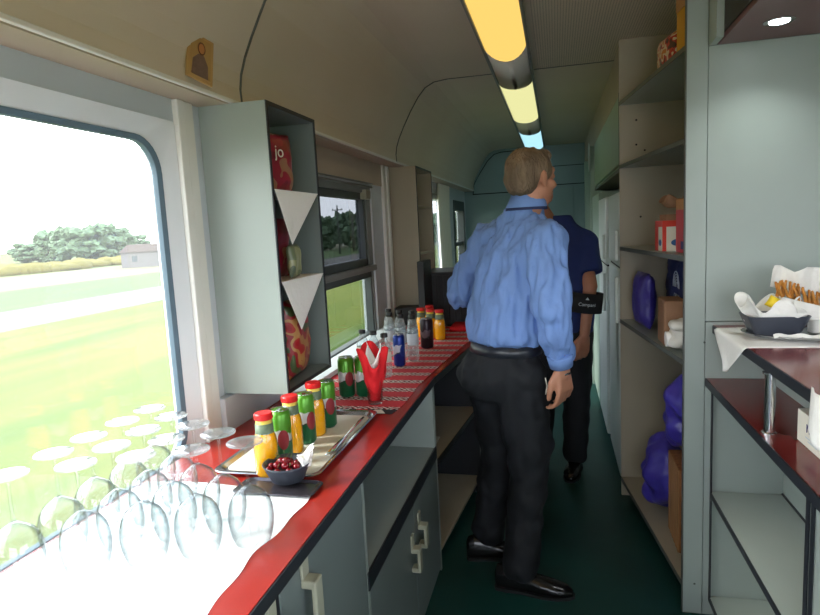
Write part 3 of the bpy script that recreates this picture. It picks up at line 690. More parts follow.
for (x, y), lb in zip([(-.735,2.78), (-.805,2.83), (-.700,2.87), (-.775,2.91), (-.845,2.96)], ['tall clear bottle second from the aisle in the front row of the cluster', 'tall clear bottle at the window end of the front row', 'tall clear bottle nearest the black can in the cluster', 'tall clear bottle in the middle of the back row', 'tall clear bottle at the window end of the back row']):
    dup(wt, (x, y, zr), random.random()*6, lb)
g3 = 'orange juice bottles at the far end of the runner'
for k, ((x, y), lb) in enumerate(zip([(-.640,3.27), (-.700,3.31), (-.765,3.36), (-.735,3.46)], ['far orange juice bottle closest to the man in blue', 'far orange juice bottle, second from the man in blue', 'far orange juice bottle on the window side of the front row', 'far orange juice bottle standing behind the other three'])):
    d = dup(jz, (x, y, zr), k, lb); d['group'] = g3
# red folded cloth behind juice
bm = NB(); box(bm, -.63, -.47, 3.50, 3.70, zr, zr+.028, .01); wrinkle(bm, .003, (30,30,30)); tag(ob('folded_cloth', bm, 'redpaper', smooth=True), 'folded red cloth lying behind the far juice bottles', 'cloth')
# black ribbed crate and folder
t = thing('plastic_crate', 'black ribbed plastic crate standing on the counter behind the juice bottles', 'crate', (-.66, 3.92, ZT))
bm = NB(); box(bm, -.17, .17, -.20, .20, 0, .34, .008); ob('crate_body', bm, 'black', t)
for i in range(9): ob('rib', box(NB(), -.16+i*.038, -.15+i*.038, -.208, -.2, .01, .33, .002), 'black', t)
bm = NB(); box(bm, -.18, .18, -.21, .21, .325, .345, .004); ob('crate_rim', bm, 'black', t)
tag(ob('binder', box(NB(), -.80, -.76, 3.47, 3.69, ZT+.003, ZT+.43, .004), 'black'), 'tall black binder standing beside the black crate', 'binder')
tag(ob('black_box', box(NB(), -1.03, -.88, 3.76, 3.90, ZT+.003, ZT+.12, .005), 'black'), 'low black box on the counter below the beige wall shelf', 'box')

# ------------------------------------------------------------------ tall shelf unit on the right
def xr(y): return .445+(y-2.33)*(-.125/.98)
tu = thing('tall_shelf_unit', 'tall open grey shelf unit with bags and boxes on the right of the aisle', 'shelf unit', (0,0,0))
def wr(y0, y1, z0, z1, ins=0.): return prism(NB(), [(xr(y0)+ins, y0), (.945, y0), (.945, y1), (xr(y1)+ins, y1)], z0, z1)
ob('side_panel', box(NB(), xr(3.31), .945, 3.31, 3.33, 0, ZC-.002), 'lam_beige', tu)['label'] = 'beige far side panel'
for z in (2.075, 1.765, 1.352, .972): ob('shelf', wr(2.325, 3.31, z-.018, z), 'lam', tu)
ob('bottom_shelf', wr(2.325, 3.31, .085, .105), 'lam_beige', tu)
for z in (2.075, 1.765, 1.352, .972, .105): ob('shelf_edge', prism(NB(), [(xr(2.325)-.003, 2.325), (xr(2.325), 2.325), (xr(3.31), 3.31), (xr(3.31)-.003, 3.31)], z-.019, z-.001), 'edge_grey', tu)
ob('back_panel', box(NB(), .935, .945, 2.325, 3.31, .02, ZC-.002), 'lam_dark', tu)
bm = NB()
for z, ya in ((1.98, .40), (1.86, .40), (1.83, .44), (1.20, .42), (1.5, .42)): ell(bm, (ya, 3.309, z), (.005, .002, .005), seg=8, rings=6)
ob('peg_hole', bm, 'shadowgap', tu)
# near partition panel (faces the camera)
pp = thing('partition_panel', 'large pale grey-green partition panel facing the camera above the bar', 'partition', (0,0,0))
ob('end_post', box(NB(), .440, .506, 2.30, 2.322, 0, ZC-.002, .001), 'lam', pp)
ob('upper_panel', box(NB(), .508, XR-.002, 2.302, 2.322, 1.121, 2.053, .001), 'lam', pp)
ob('lower_panel', box(NB(), .508, XR-.002, 2.302, 2.322, .0, 1.118, .001), 'lam', pp)
ob('top_panel', box(NB(), .508, XR-.002, 2.302, 2.322, 2.053, ZC-.002), 'lam_dark', pp)
bm = NB(); box(bm, .437, .440, 2.299, 2.323, 0, ZC-.002); ob('edge_band', bm, 'edge_grey', pp)
bm = NB()
for x, z in ((.48, .12), (.505, 1.045)): ell(bm, (x, 2.2995, z), (.004, .002, .004), seg=8, rings=6)
ob('screw', bm, 'edge_grey', pp)
# maroon soffit with downlight
so = thing('bar_canopy', 'maroon canopy over the bar with a small lit downlight', 'canopy', (0,0,0))
bm = NB(); box(bm, .535, 1.745, .25, 2.30, 2.054, 2.075, .002); ob('canopy_board', bm, 'soffit', so)
ob('fascia', box(NB(), .53, .545, .25, 2.30, 2.07, ZC-.002), 'black', so)
ob('side_cheek', box(NB(), .508, .53, 2.20, 2.30, 2.054, ZC-.002), 'lam', so)
dl = thing('downlight', 'small bright round downlight in the maroon canopy', 'downlight', (.655, 2.10, 2.054))
ob('lamp_rim', lathe(NB(), [(.028,0),(.040,-.003),(.043,-.001),(.043,0)], n=28), 'steel', dl, True); ob('lamp_lens', lathe(NB(), [(.001,-.0045),(.027,-.004),(.028,-.001)], n=24), emit('downlight_lens', (235,248,255), 14), dl, True)
L = bpy.data.lights.new('downlight_lamp', 'SPOT'); L.energy = 5; L.color = (.93,1.,.98); L.spot_size = math.radians(125); L.spot_blend = .8; L.shadow_soft_size = .03
lo = bpy.data.objects.new('downlight_lamp', L); C.objects.link(lo); lo.parent = dl; lo.location = (0,0,-.012)
# bar unit
bu = thing('bar_counter', 'two-tier bar counter with darkened red tops and open grey shelves on the right', 'bar counter', (0,0,0))
ZB, ZU = .915, 1.107
ob('lower_top', box(NB(), .512, .83, .45, 2.298, ZB-.026, ZB), 'red_top_dim', bu)
ob('lower_top_edge', box(NB(), .508, .512, .45, 2.298, ZB-.028, ZB-.0005), 'edge', bu)
ob('bar_top', box(NB(), .534, 1.06, .45, 2.298, ZU-.026, ZU), 'red_top_dim', bu)
ob('bar_top_edge', box(NB(), .530, .534, .45, 2.298, ZU-.028, ZU-.0005), 'edge', bu)
ob('riser_panel', box(NB(), .705, .725, .45, 2.298, ZB, ZU-.026), 'lam', bu)
ob('back_panel', box(NB(), .768, .785, .45, 2.298, .02, ZB-.026), 'lam', bu)
ob('shelf', box(NB(), .532, .768, 1.44, 2.298, .472, .490), 'lam', bu); ob('shelf_edge', box(NB(), .528, .532, 1.44, 2.298, .470, .4895), 'edge', bu)
ob('bottom_shelf', box(NB(), .532, .768, 1.44, 2.298, .06, .078), 'lam', bu); ob('shelf_edge', box(NB(), .528, .532, 1.44, 2.298, .058, .0775), 'edge', bu)
for y in (1.42, 1.392): ob('upright', box(NB(), .530, .768, y, y+.018, 0, ZB-.028), 'lam', bu)
bm = NB(); box(bm, .527, .530, 1.42, 1.438, 0, ZB-.028); box(bm, .527, .530, 1.392, 1.410, 0, ZB-.028); box(bm, .528, .533, 2.285, 2.298, .06, ZB-.028); box(bm, .764, .768, 1.44, 2.298, .490, .497)
ob('edge_band', bm, 'edge', bu)
ob('front_door', box(NB(), .530, .548, .46, 1.388, .02, ZB-.03, .002), 'lam', bu)
for y in (1.715, .80): ob('leg', lathe(NB(), [(.019,0),(.019,.004),(.0135,.006),(.0135,ZU-.026-ZB-.004),(.019,ZU-.026-ZB-.004),(.019,ZU-.026-ZB)], n=28), 'chrome', bu, 'auto', loc=(.536, y, ZB))['label'] = 'chrome post'
# ---- things on the bar
def nf(u, v):
    x = .545+u*.30; y = 1.86+v*.40
    return Vector((x, y+.02*math.sin(u*4), ZU+.0012+.0008*math.sin(u*17)*math.sin(v*11)))
t = NB()
def nf2(u, v):
    # cloth lying on the bar and hanging in a point over the aisle edge
    s = u*.46; x = .83-s
    if x > .526: p = Vector((x, 1.90+v*.34, ZU+.0012+.001*math.sin(s*40)*math.sin(v*9)))
    else:
        k = min(1., (.526-x)/.156)
        yc = 2.10; hw = .17*(1-k)**.8+.006
        p = Vector((.522-.006*math.sin(v*9+k*3)*k, 2.07+(v-.5)*2*hw+k*.03, ZU-.001-.118*k))
    return p
sheet(t, nf2, 40, 16); solid(t, .0012)
tag(ob('white_cloth', t, 'napkin', smooth=True), 'white cloth under the bar tray hanging in a point over the edge', 'cloth')
t = tray('serving_tray', 'oval steel tray with snacks on the bar', [(.80+.235*math.cos(a)*(.9+.1*abs(math.cos(a))), 2.085+.155*math.sin(a)) for a in [2*PI*i/32 for i in range(32)]], ZU+.004, 'steel', None, .012, .016)
def rect_bowl(bm, w0, d0, w1, d1, h, th=.004):
    def q(w, d, z, r=.02): return [bm.verts.new((x, y, z)) for x, y in rr(-w/2, w/2, -d/2, d/2, r)]
    R = [q(w0, d0, 0), q(w1, d1, h), q(w1-th*2, d1-th*2, h), q(w0-th*2, d0-th*2, th)]; n = len(R[0])
    for a, b in zip(R, R[1:]):
        for i in range(n): bm.faces.new((a[i], a[(i+1) % n], b[(i+1) % n], b[i]))
    bm.faces.new(R[0]); bm.faces.new(R[-1]); bmesh.ops.recalc_face_normals(bm, faces=bm.faces); return bm
tag(ob('snack_dish', rect_bowl(NB(), .125, .10, .175, .13, .062), 'bowl', loc=(.655, 2.08, ZU+.0085)), 'dark slate rectangular dish lined with white paper on the bar tray', 'dish')
crumple((.640, 2.085, ZU+.020), .080, .120, lambda a: .48+.40*abs(math.cos(2.5*a+.3))**1.5+.12*max(0, math.cos(a-PI)), 'napkin', 'paper_liner', 'white paper liner with pointed corners in the slate dish', 'paper', 7, base=.50, k=5, n=80)
t = pillow(.05, .03, .035, seed=3); o = tag(ob('tea_packet', t, 'yellow', smooth=True, loc=(.640, 2.045, ZU+.093)), 'small yellow packet lying in the slate dish', 'packet'); o.rotation_euler = (.5, .2, 1.3)
tag(ob('wrapped_bun', ell(NB(), (0,0,0), (.042,.036,.028)), 'napkin', smooth=True, loc=(.705, 2.075, ZU+.070)), 'rounded white wrapped bun in the right of the slate dish', 'bun')
tag(ob('sugar_bowl', lathe(NB(), [(.030,0),(.035,.004),(.036,.068),(.034,.068),(.033,.008),(.001,.006)], n=30), 'ceramic', smooth='auto', loc=(.79, 2.09, ZU+.0085)), 'white round cup on the tray at the edge of the picture', 'cup')
def strip(u, v): return Vector((.625+u*.20, 1.975+.012*v+.006*math.sin(u*9), ZU+.0125+.010*v+.003*math.sin(u*21)))
bm = sheet(NB(), strip, 24, 3); solid(bm, .001); tag(ob('paper_sachet', bm, 'napkin'), 'flat white paper sachets along the front of the bar tray', 'paper')
# pretzel sticks in paper
pz = ZU+.072
ps = None; rn = random.Random(5)
for i in range(30):
    u = i/29; x = .664+u*.175; y = 2.10-.02*rn.random(); z = pz+.075-.060*u*1.0-.012*rn.random()
    if ps is None:
        ps = tag(ob('pretzel_stick', caps(NB(), (0,0,0), (0,0,.045), .0042, .0038, 8), 'pretzel', smooth=True), 'thin brown pretzel stick in the white paper wrap on the bar', 'pretzel stick', 'pretzel sticks in the paper wrap'); o = ps
    else: o = ps.copy(); C.objects.link(o)
    o.location = (x, y, z-.01); o.rotation_euler = (rn.uniform(-.3, .3), rn.uniform(-.45, .2), 0)
def wrapf(u, v):
    x = .656+u*.20; top = (.150-.02*u-.018*max(0, 1-abs(u-.30)*6) if u > .06 else .135+.4*u)
    h = (top*1.0)*v; bottom = .08-.055*u
    return Vector((x, 2.125+.012*math.sin(u*12)-.02*v, pz+bottom*(1-v)+(top)*v*1.0-.0))
bm = sheet(NB(), wrapf, 30, 8); solid(bm, .0012); tag(ob('paper_wrap', bm, 'napkin', smooth=True), 'white paper sheet standing up behind the pretzel sticks', 'paper')
def wrapg(u, v):
    x = .668+u*.19
    return Vector((x, 2.068-.02*math.sin(u*PI)+.015*v, ZU+.055+(pz-ZU-.055+.055-.055*u)*v))
bm = sheet(NB(), wrapg, 24, 6); solid(bm, .0012); tag(ob('paper_wrap', bm, 'napkin', smooth=True), 'white paper fold holding the pretzel sticks from the front', 'paper')
# white box with print on lower counter
t = thing('tea_box', 'white printed carton on the lower bar counter', 'box', (.612, 1.60, ZB+.001), math.radians(0))
ob('carton', box(NB(), -.024, .05, -.12, .075, 0, .082, .002), 'offwhite', t); text('lettering', 'Magi8', .030, 'ink', t, (-.0252, -.02, .048), (PI/2, 0, -PI/2)); 
bm = NB(); box(bm, -.0250, -.0246, -.05, .02, .024, .027); box(bm, -.0250, -.0246, -.05, .005, .017, .020); ob('small_print', bm, 'silver_print', t)
# white hanging napkin near right edge
def hn(u, v):
    return Vector((.522+.006*math.sin(v*8)-.004*u, 1.30+v*.13, ZU+.012-.115*u*(1-.25*abs(v-.4))))
bm = sheet(NB(), hn, 12, 12); solid(bm, .0015); tag(ob('napkin', bm, 'napkin', smooth=True), 'white napkin hanging over the bar edge at the right border', 'napkin')

# ------------------------------------------------------------------ contents of the tall shelves
t = thing('snack_carton', 'yellow open card carton standing upright on the top shelf', 'carton', (.500, 2.46, 2.0765), math.radians(8))
bm = NB(); box(bm, -.05, .05, -.05, .05, 0, .19, .001); ob('carton_body', bm, 'yellowcard', t)
ob('carton_flap', box(NB(), -.053, -.050, -.05, .05, .15, .20), 'card', t)
bag('snack_bag', 'small dark red snack packet lying next to the yellow carton', 'snack bag', 'snack_mix', (.447, 2.70, 2.077), .19, .05, .125, .2, 12)
tag(ob('paper_strip', box(NB(), .41, .47, 2.86, 2.99, 2.0765, 2.082), 'yellowcard'), 'flat yellow card strip lying on the front of the top shelf', 'card')
t = thing('food_carton', 'orange-red open carton with a white label on the middle shelf', 'carton', (.462, 2.73, 1.3535), math.radians(4))
ob('carton_body', box(NB(), -.045, .06, -.065, .065, 0, .125, .001), 'redbox', t); ob('carton_sleeve', box(NB(), -.03, .05, -.05, .05, .125, .150), 'brownpaper', t)
bm = NB(); box(bm, -.0465, -.0455, -.064, .0, .0, .10); box(bm, -.03, .05, -.0665, -.0655, 0, .10); ob('label_patch', bm, 'offwhite', t)
bm = NB(); ell(bm, (-.047, -.034, .035), (.001, .022, .014)); ell(bm, (.012, -.067, .035), (.024, .001, .014)); ob('printed_mark', bm, 'bluelabel', t, True)
crumple((.478, 2.74, 1.53), .05, .055, lambda a: .7+.3*math.cos(3*a), 'brownpaper', 'paper_bag', 'crumpled brown paper sticking out of the orange-red carton', 'paper', 3, base=.5, k=4)
t = thing('food_carton', 'crimson carton with raised cardboard flaps beside the partition panel', 'carton', (.53, 2.52, 1.3535), math.radians(3))
ob('carton_body', box(NB(), -.065, .06, -.08, .08, 0, .165, .001), 'crimson', t)
bm = NB(); box(bm, -.066, -.063, -.08, .075, .165, .205); box(bm, -.06, .05, .075, .08, .165, .21); ob('carton_flap', bm, 'card', t)
bm = NB(); box(bm, -.0665, -.0655, -.07, .0, .015, .045); ob('label_patch', bm, 'ink', t)
# shelf z .972: blue tote, brown bag, white plastic
t = thing('tote_bag', 'navy tote bag with pale drawn print on the shelf below the cartons', 'bag', (.565, 2.86, .976), 0)
bm = pillow(.80, .12, .345, n=20, seed=2, amp=.015, pinch=2.); 
for v in bm.verts: v.co.z = min(v.co.z, .345+.02*math.sin(v.co.y*9))
ob('bag_body', bm, 'navybag', t, True)
bm = NB()
for k in range(5): tube(bm, [(-.088, -.16+.03*math.cos(a), .19+.03*math.sin(a)+.0) if False else (-.066-.001*k, -.08+(.022+.012*k)*math.cos(a), .215+(.022+.012*k)*math.sin(a)) for a in [PI*j/8 for j in range(9)]], .0018, 5)
ob('printed_drawing', bm, 'silver_print', t, True)
text('lettering', 'CASA D', .034, 'silver_print', t, (-.069, -.09, .175), (PI/2, 0, -PI/2))
bag('plastic_bag', 'crinkled violet plastic bag at the far end beside the navy tote', 'bag', 'purple', (.405, 3.08, .974), .22, .09, .26, .12, 21)
o = tag(ob('paper_bag', box(NB(), -.04, .045, -.085, .075, 0, .185, .006), 'brownpaper', loc=(.455, 2.66, .9745)), 'brown paper bag leaning on the navy tote', 'paper bag')
o = tag(ob('plastic_bag', wrinkle(fuse(ell(ell(NB(), (0,0,.045), (.05,.08,.045)), (.0,-.03,.10), (.045,.06,.022)), .006, 2), .014, (25,25,25)), 'whiteplastic', smooth=True, loc=(.465, 2.50, .980)), 'white plastic bag bundled at the front of the shelf', 'bag')
tag(ob('tape_roll', lathe(NB(), [(.012,0),(.030,0),(.030,.018),(.012,.018)], n=28, M=Matrix.Translation((.408,2.50,1.02)) @ Matrix.Rotation(PI/2, 4, 'Y')), 'ceramic', smooth='auto'), 'white round lid in front of the white plastic bag', 'lid')
# bottom: violet bags and wicker box
o = tag(ob('plastic_bag', wrinkle(fuse(ell(caps(NB(), (0,0,.08), (0,.02,.26), .10, .075), (.0,-.05,.17), (.095,.14,.16)), .01, 2), .026, (14,14,14)), 'purple', smooth=True, loc=(.475, 2.95, .142)), 'violet-blue plastic bag standing on the bottom shelf', 'bag')
o = tag(ob('plastic_bag', wrinkle(fuse(ell(caps(NB(), (0,.06,0), (.02,-.10,.20), .06, .10), (.0,-.05,.08), (.08,.12,.09)), .01, 2), .02, (16,16,16), 5), 'purple', smooth=True, loc=(.51, 2.72, .54)), 'knotted violet-blue plastic bag topmost above the wicker box', 'bag')
t = thing('wicker_box', 'brown slatted box on the bottom shelf behind the violet bags', 'box', (.55, 2.66, .106))
ob('box_body', box(NB(), -.08, .08, -.12, .12, 0, .36, .004), 'wicker', t)
for k in range(6): ob('slat', box(NB(), -.084, -.080, -.115+k*.04, -.09+k*.04, 0, .36, .001), 'card', t)

# ------------------------------------------------------------------ beyond the tall unit
uc = thing('upper_cabinet', 'pale green wall cabinet hanging above the fridges', 'cabinet', (0,0,0))
ob('carcass', box(NB(), .352, .94, 3.40, 5.60, 1.765, 2.138), 'door_green', uc)
for k, (a, b) in enumerate(((3.50, 4.52), (4.53, 5.58))): ob('door', box(NB(), .333, .351, a, b, 1.785, 2.135, .002), 'door_green', uc)
ob('bottom_board', prism(NB(), [(.335,3.34),(.94,3.34),(.94,5.60),(.335,5.60)], 1.745, 1.764), 'edge_grey', uc)
ob('gap_strip', box(NB(), .326, .345, 3.34, 3.42, 1.766, 2.137), 'edge', uc)
def fridge(y0, y1, zt, zs, x, label):
    t = thing('refrigerator', label, 'refrigerator', (0,0,0), 0, 'white refrigerators along the aisle')
    ob('cabinet_body', box(NB(), x+.05, .94, y0, y1, .03, zt, .006), 'fridge', t)
    d = ob('door', box(NB(), x, x+.045, y0, y1, .08, zs-.006, .010), 'fridge', t); ob('handle', box(NB(), x-.018, x, y0+.03, y0+.055, zs-.30, zs-.05, .005), 'fridge', d)
    d = ob('door', box(NB(), x, x+.045, y0, y1, zs+.006, zt, .010), 'fridge', t); ob('handle', box(NB(), x-.018, x, y0+.03, y0+.055, zs+.04, zs+.20, .005), 'fridge', d)
    ob('hinge_gap', box(NB(), x+.01, x+.05, y0+.01, y1-.01, zs-.008, zs+.008), 'shadowgap', t)
fridge(3.36, 3.98, 1.635, 1.235, .318, 'white fridge-freezer right behind the tall shelf unit')
fridge(4.06, 4.70, 1.635, 1.20, .305, 'white fridge-freezer second beyond the tall shelf unit')
t = thing('tall_cupboard', 'pale green tall cupboard beyond the refrigerators', 'cupboard', (0,0,0))
ob('cupboard_body', box(NB(), .33, .94, 4.76, 5.60, 0, 1.70, .004), 'door_green', t); ob('door', box(NB(), .312, .330, 4.77, 5.59, .05, 1.69, .003), 'door_green', t)
t = struct('wall_inner', box(NB(), .36, .42, 5.62, YE, 0, 2.14), 'door_green')
bm = NB(); box(bm, .30, .36, 5.64, 5.70, 0, 2.13, .004); box(bm, .31, .36, 5.76, 5.80, 0, 2.13, .004); box(bm, .30, .36, 6.7, 6.76, 0, 2.1, .004)
struct('trim_10', bm, 'door_green')
tag(ob('plate_disc', lathe(NB(), [(.001,0),(.10,.0),(.105,.008),(.001,.012)], n=30, M=Matrix.Translation((.298,5.67,2.04)) @ Matrix.Rotation(-PI/2, 4, 'Y') @ Matrix.Scale(1.2, 4, (1,0,0))), 'fridge', smooth='auto'), 'pale rounded cover high on the far right door post', 'cover')

# ------------------------------------------------------------------ people
def hand(bm, wrist, palm_dir, across, out, s=1., curl=.6, side=1):
    """palm from wrist along palm_dir; across = towards the little finger; out = back-of-hand normal"""
    W = Vector(wrist); d = Vector(palm_dir).normalized(); a = Vector(across); a = (a-d*a.dot(d)).normalized(); o = Vector(out); o = (o-d*o.dot(d)-a*o.dot(a)).normalized()
    caps(bm, W, W+d*.03*s, .024*s, .028*s, flat=.72, U=a)
    for k in range(4):
        t = (k-1.5)*.0185*s; caps(bm, W+a*t*.7+d*.02*s, W+a*t+d*.085*s, .014*s, .0118*s)
    LN = (.9, 1., .94, .76)
    for k in range(4):
        b = W+a*(k-1.5)*.0205*s+d*.088*s; L = LN[k]*s; ang = curl*(.55+.12*k); p = b; r = .0092*s
        for j, l in enumerate((.040, .026, .021)):
            q = p+(d*math.cos(ang)-o*math.sin(ang))*l*L+a*(k-1.5)*.0015*s; caps(bm, p, q, r, r*.92, 10); p = q; r *= .92; ang += curl*(.9-.12*j)
    b = W-a*.020*s+d*.022*s; q1 = b+(d*.75-a*.55-o*.35).normalized()*.042*s; q2 = q1+(d*.95-a*.18-o*.25).normalized()*.030*s; q3 = q2+(d*1.-a*.02-o*.3).normalized()*.024*s
    caps(bm, b, q1, .0165*s, .0118*s, 10); caps(bm, q1, q2, .0115*s, .0102*s, 10); caps(bm, q2, q3, .0102*s, .0085*s, 10)
def head(bm, c, f, s=1.):
    """c centre of skull, f facing"""
    f = Vector(f).normalized(); up = Vector((0,0,1)); r = f.cross(up).normalized(); f2 = up.cross(r)
    M = Matrix((r, f2, up)).transposed(); c = Vector(c)
    P = lambda x, y, z: c+r*x*s+f2*y*s+up*z*s
    ell(bm, P(0,-.012,.025), (.077*s,.096*s,.088*s), M); ell(bm, P(0,.022,-.03), (.064*s,.072*s,.078*s), M); ell(bm, P(0,.045,-.082), (.042*s,.042*s,.032*s), M)
    ell(bm, P(0,.07,.03), (.058*s,.022*s,.02*s), M)
    caps(bm, P(0,.088,.012), P(0,.112,-.026), .009*s, .0155*s); ell(bm, P(-.012,.10,-.030), (.009*s,.010*s,.008*s), M); ell(bm, P(.012,.10,-.030), (.009*s,.010*s,.008*s), M)
    caps(bm, P(-.02,.088,-.055), P(.02,.088,-.055), .0065*s, .0065*s); caps(bm, P(-.017,.087,-.065), P(.017,.087,-.065), .007*s, .007*s)
    for e in (-1, 1):
        ell(bm, P(e*.030,.080,.006), (.015*s,.012*s,.011*s), M); ell(bm, P(e*.045,.055,-.028), (.022*s,.026*s,.022*s), M)
        E = M @ Matrix.Rotation(e*.35, 3, 'Z')
        ell(bm, P(e*.082,-.004,-.006), (.009*s,.019*s,.032*s), E); ell(bm, P(e*.081,-.002,-.033), (.008*s,.011*s,.010*s), E)
    return P, M
def mirror_y(): pass

# --- man in the light blue shirt
fa = Vector((.74,.67,0)).normalized(); ra = Vector((fa.y,-fa.x,0)); la = -ra; Z = Vector((0,0,1))
def V(*a): return Vector(a)
pel = V(-.218, 2.475, .94)
mt_ = thing('person', 'grey-blond man in light blue long-sleeved shirt and black trousers, seen from behind', 'person', (-.2, 2.47, 0))
OFF = V(.2, -2.47, 0)
def O(p): return Vector(p)+OFF
hipR, hipL = pel+ra*.09, pel+la*.09
kneeR, ankR = V(-.125,2.40,.49), V(-.175,2.355,.085)
kneeL, ankL = V(-.265,2.56,.49), V(-.335,2.585,.10)
shR, shL = V(-.035,2.365,1.425), V(-.280,2.630,1.448)
elR, wrR = V(-.020,2.285,1.175), V(.008,2.335,.960)
elL, wrL = V(-.425,2.665,1.205), V(-.285,2.86,1.16)
hc = V(-.092, 2.50, 1.672)
bm = NB()
tor = [(.86,.13,.09,0),(.95,.14,.095,0),(1.05,.135,.10,.01),(1.2,.15,.105,.015),(1.35,.155,.095,.02),(1.44,.125,.07,.02),(1.49,.07,.05,.01)]
def tcent(z): k = (z-.9)/.6; return V(-.228+(.098)*k, 2.475+.03*k, z)
loft(bm, [(O(tcent(z)+fa*0), ra*w, fa*dd) for z, w, dd, e in tor], 24)
caps(bm, O(V(-.135,2.495,1.46)), O(hc+V(-.0,0,-.06)), .060, .056)
head(bm, O(hc), fa)
chain(bm, [O(shR), O(elR), O(wrR)], [.042,.030,.022]); chain(bm, [O(shL), O(elL), O(wrL)], [.042,.034,.025])
chain(bm, [O(hipR+V(-.01,.0,-.08)), O(kneeR), O(ankR)], [.078,.052,.038]); chain(bm, [O(hipL+V(.01,0,-.08)), O(kneeL), O(ankL)], [.078,.052,.038])
for ank, tgt in ((ankR, V(-.04,2.338,.030)), (ankL, V(-.19,2.60,.030))): caps(bm, O(ank+V(0,0,-.03)), O(tgt), .026, .017)
hand(bm, O(wrR+V(.002,0,-.005)), V(.10,.0,-1), V(.62,.78,0), V(.75,-.62,0), 1.18, .62)
hand(bm, O(wrL), V(.8,.5,-.1), V(0,0,-1), V(-.3,.6,.2), 1.05, .9)
body = ob('body', fuse(bm, .0062, 2), 'skin', mt_, True)
# hair shell
bm = NB(); P, M3 = head(NB(), O(hc), fa)
ell(bm, P(0,-.018,.036), (.083,.099,.086), M3); ell(bm, P(0,-.048,-.002), (.076,.068,.068), M3); ell(bm, P(0,.045,.085), (.055,.04,.03), M3)
for e in (-1, 1): ell(bm, P(e*.062,.012,.03), (.024,.035,.045), M3)
bm = fuse(bm, .006, 3); wrinkle(bm, .006, (45,45,20)); ob('hair', bm, 'hair', mt_, True)
# shirt
bm = NB()
sh = [(1.005,.150,.112),(1.03,.176,.138),(1.06,.184,.150),(1.12,.183,.150),(1.2,.184,.148),(1.3,.190,.142),(1.38,.193,.130),(1.44,.178,.108),(1.485,.148,.092),(1.52,.105,.078),(1.55,.074,.070),(1.565,.066,.066)]
loft(bm, [(O(tcent(z)), ra*w, fa*dd) for z, w, dd in sh], 28)
chain(bm, [O(shR+V(-.01,0,-.01)), O((shR+elR)/2+V(-.002,-.005,0)), O(elR), O((elR+wrR)/2), O(wrR+V(-.001,0,.035))], [.080,.078,.070,.060,.046])
caps(bm, O(shR), O(tcent(1.44)+la*.02), .075, .08); caps(bm, O(shL), O(tcent(1.44)), .064, .082)
chain(bm, [O(shL+V(0,0,-.01)), O((shL+elL)/2), O(elL), O((elL+wrL)/2), O(wrL)], [.064,.068,.062,.055,.046])
bm = fuse(bm, .0085, 4)
wrinkle(bm, .016, (17,17,3.2), 3); wrinkle(bm, .016, (34,34,7), 8); wrinkle(bm, .009, (60,60,14), 1)
ob('shirt', bm, 'shirt', mt_, True)
bm = NB(); loft(bm, [(O(tcent(1.553)+V(.004,.004,.0)), ra*.088, fa*.082), (O(tcent(1.58)+V(.006,.006,.004)), ra*.077, fa*.075), (O(tcent(1.620)+V(.008,.008,0)), ra*.068, fa*.069), (O(tcent(1.618)+V(.008,.008,0)), ra*.063, fa*.064), (O(tcent(1.56)+V(.006,.006,0)), ra*.066, fa*.066)], 30)
ob('collar', bm, 'shirt', mt_, True)
bm = NB(); loft(bm, [(O(tcent(1.549)+V(.004,.004,0)), ra*.090, fa*.084), (O(tcent(1.555)+V(.004,.004,0)), ra*.089, fa*.083), (O(tcent(1.560)+V(.004,.004,0)), ra*.086, fa*.081)], 30, cap=False); ob('collar_band', bm, 'shirt_dark', mt_, True)
bm = NB(); d = (wrR-elR).normalized(); u, v = frame_of(d); loft(bm, [(O(wrR-d*.035), u*.047, v*.047), (O(wrR-d*.03), u*.050, v*.050), (O(wrR+d*.012), u*.044, v*.044), (O(wrR+d*.012), u*.036, v*.036)], 24); ob('cuff', bm, 'shirt', mt_, True)
# trousers, belt, shoes
bm = NB()
loft(bm, [(O(tcent(z)+V(-.0,0,0)), ra*w, fa*dd) for z, w, dd in [(.80,.155,.12),(.86,.170,.135),(.93,.172,.135),(.99,.163,.125),(1.015,.158,.122)]], 26)
caps(bm, O(pel+la*.05-fa*.055+V(-.005,0,-.06)), O(pel+ra*.03-fa*.04+V(0,0,-.06)), .118, .112)
chain(bm, [O(hipR+V(0,0,-.06)), O(kneeR+V(.0,0,.12)), O(kneeR), O(kneeR*.45+ankR*.55), O(ankR+V(.005,0,.03))], [.118,.098,.084,.076,.076])
chain(bm, [O(hipL+V(0,0,-.06)), O(kneeL+V(0,0,.12)), O(kneeL), O(kneeL*.45+ankL*.55), O(ankL+V(.01,0,.03))], [.118,.098,.084,.074,.074])
bm = fuse(bm, .009, 3); wrinkle(bm, .012, (12,12,14), 2); wrinkle(bm, .006, (30,30,24), 4); ob('trousers', bm, 'trousers', mt_, True)
bm = NB(); loft(bm, [(O(tcent(.978)), ra*.168, fa*.130), (O(tcent(.98)), ra*.171, fa*.134), (O(tcent(1.018)), ra*.170, fa*.133), (O(tcent(1.02)), ra*.160, fa*.12)], 36, cap=False); ob('belt', bm, 'belt', mt_, True)
ob('pocket_trim', tube(NB(), [O(V(-.052,2.343,.90)), O(V(-.046,2.34,.87)), O(V(-.052,2.338,.835))], .0025, 6), 'offwhite', mt_, True)
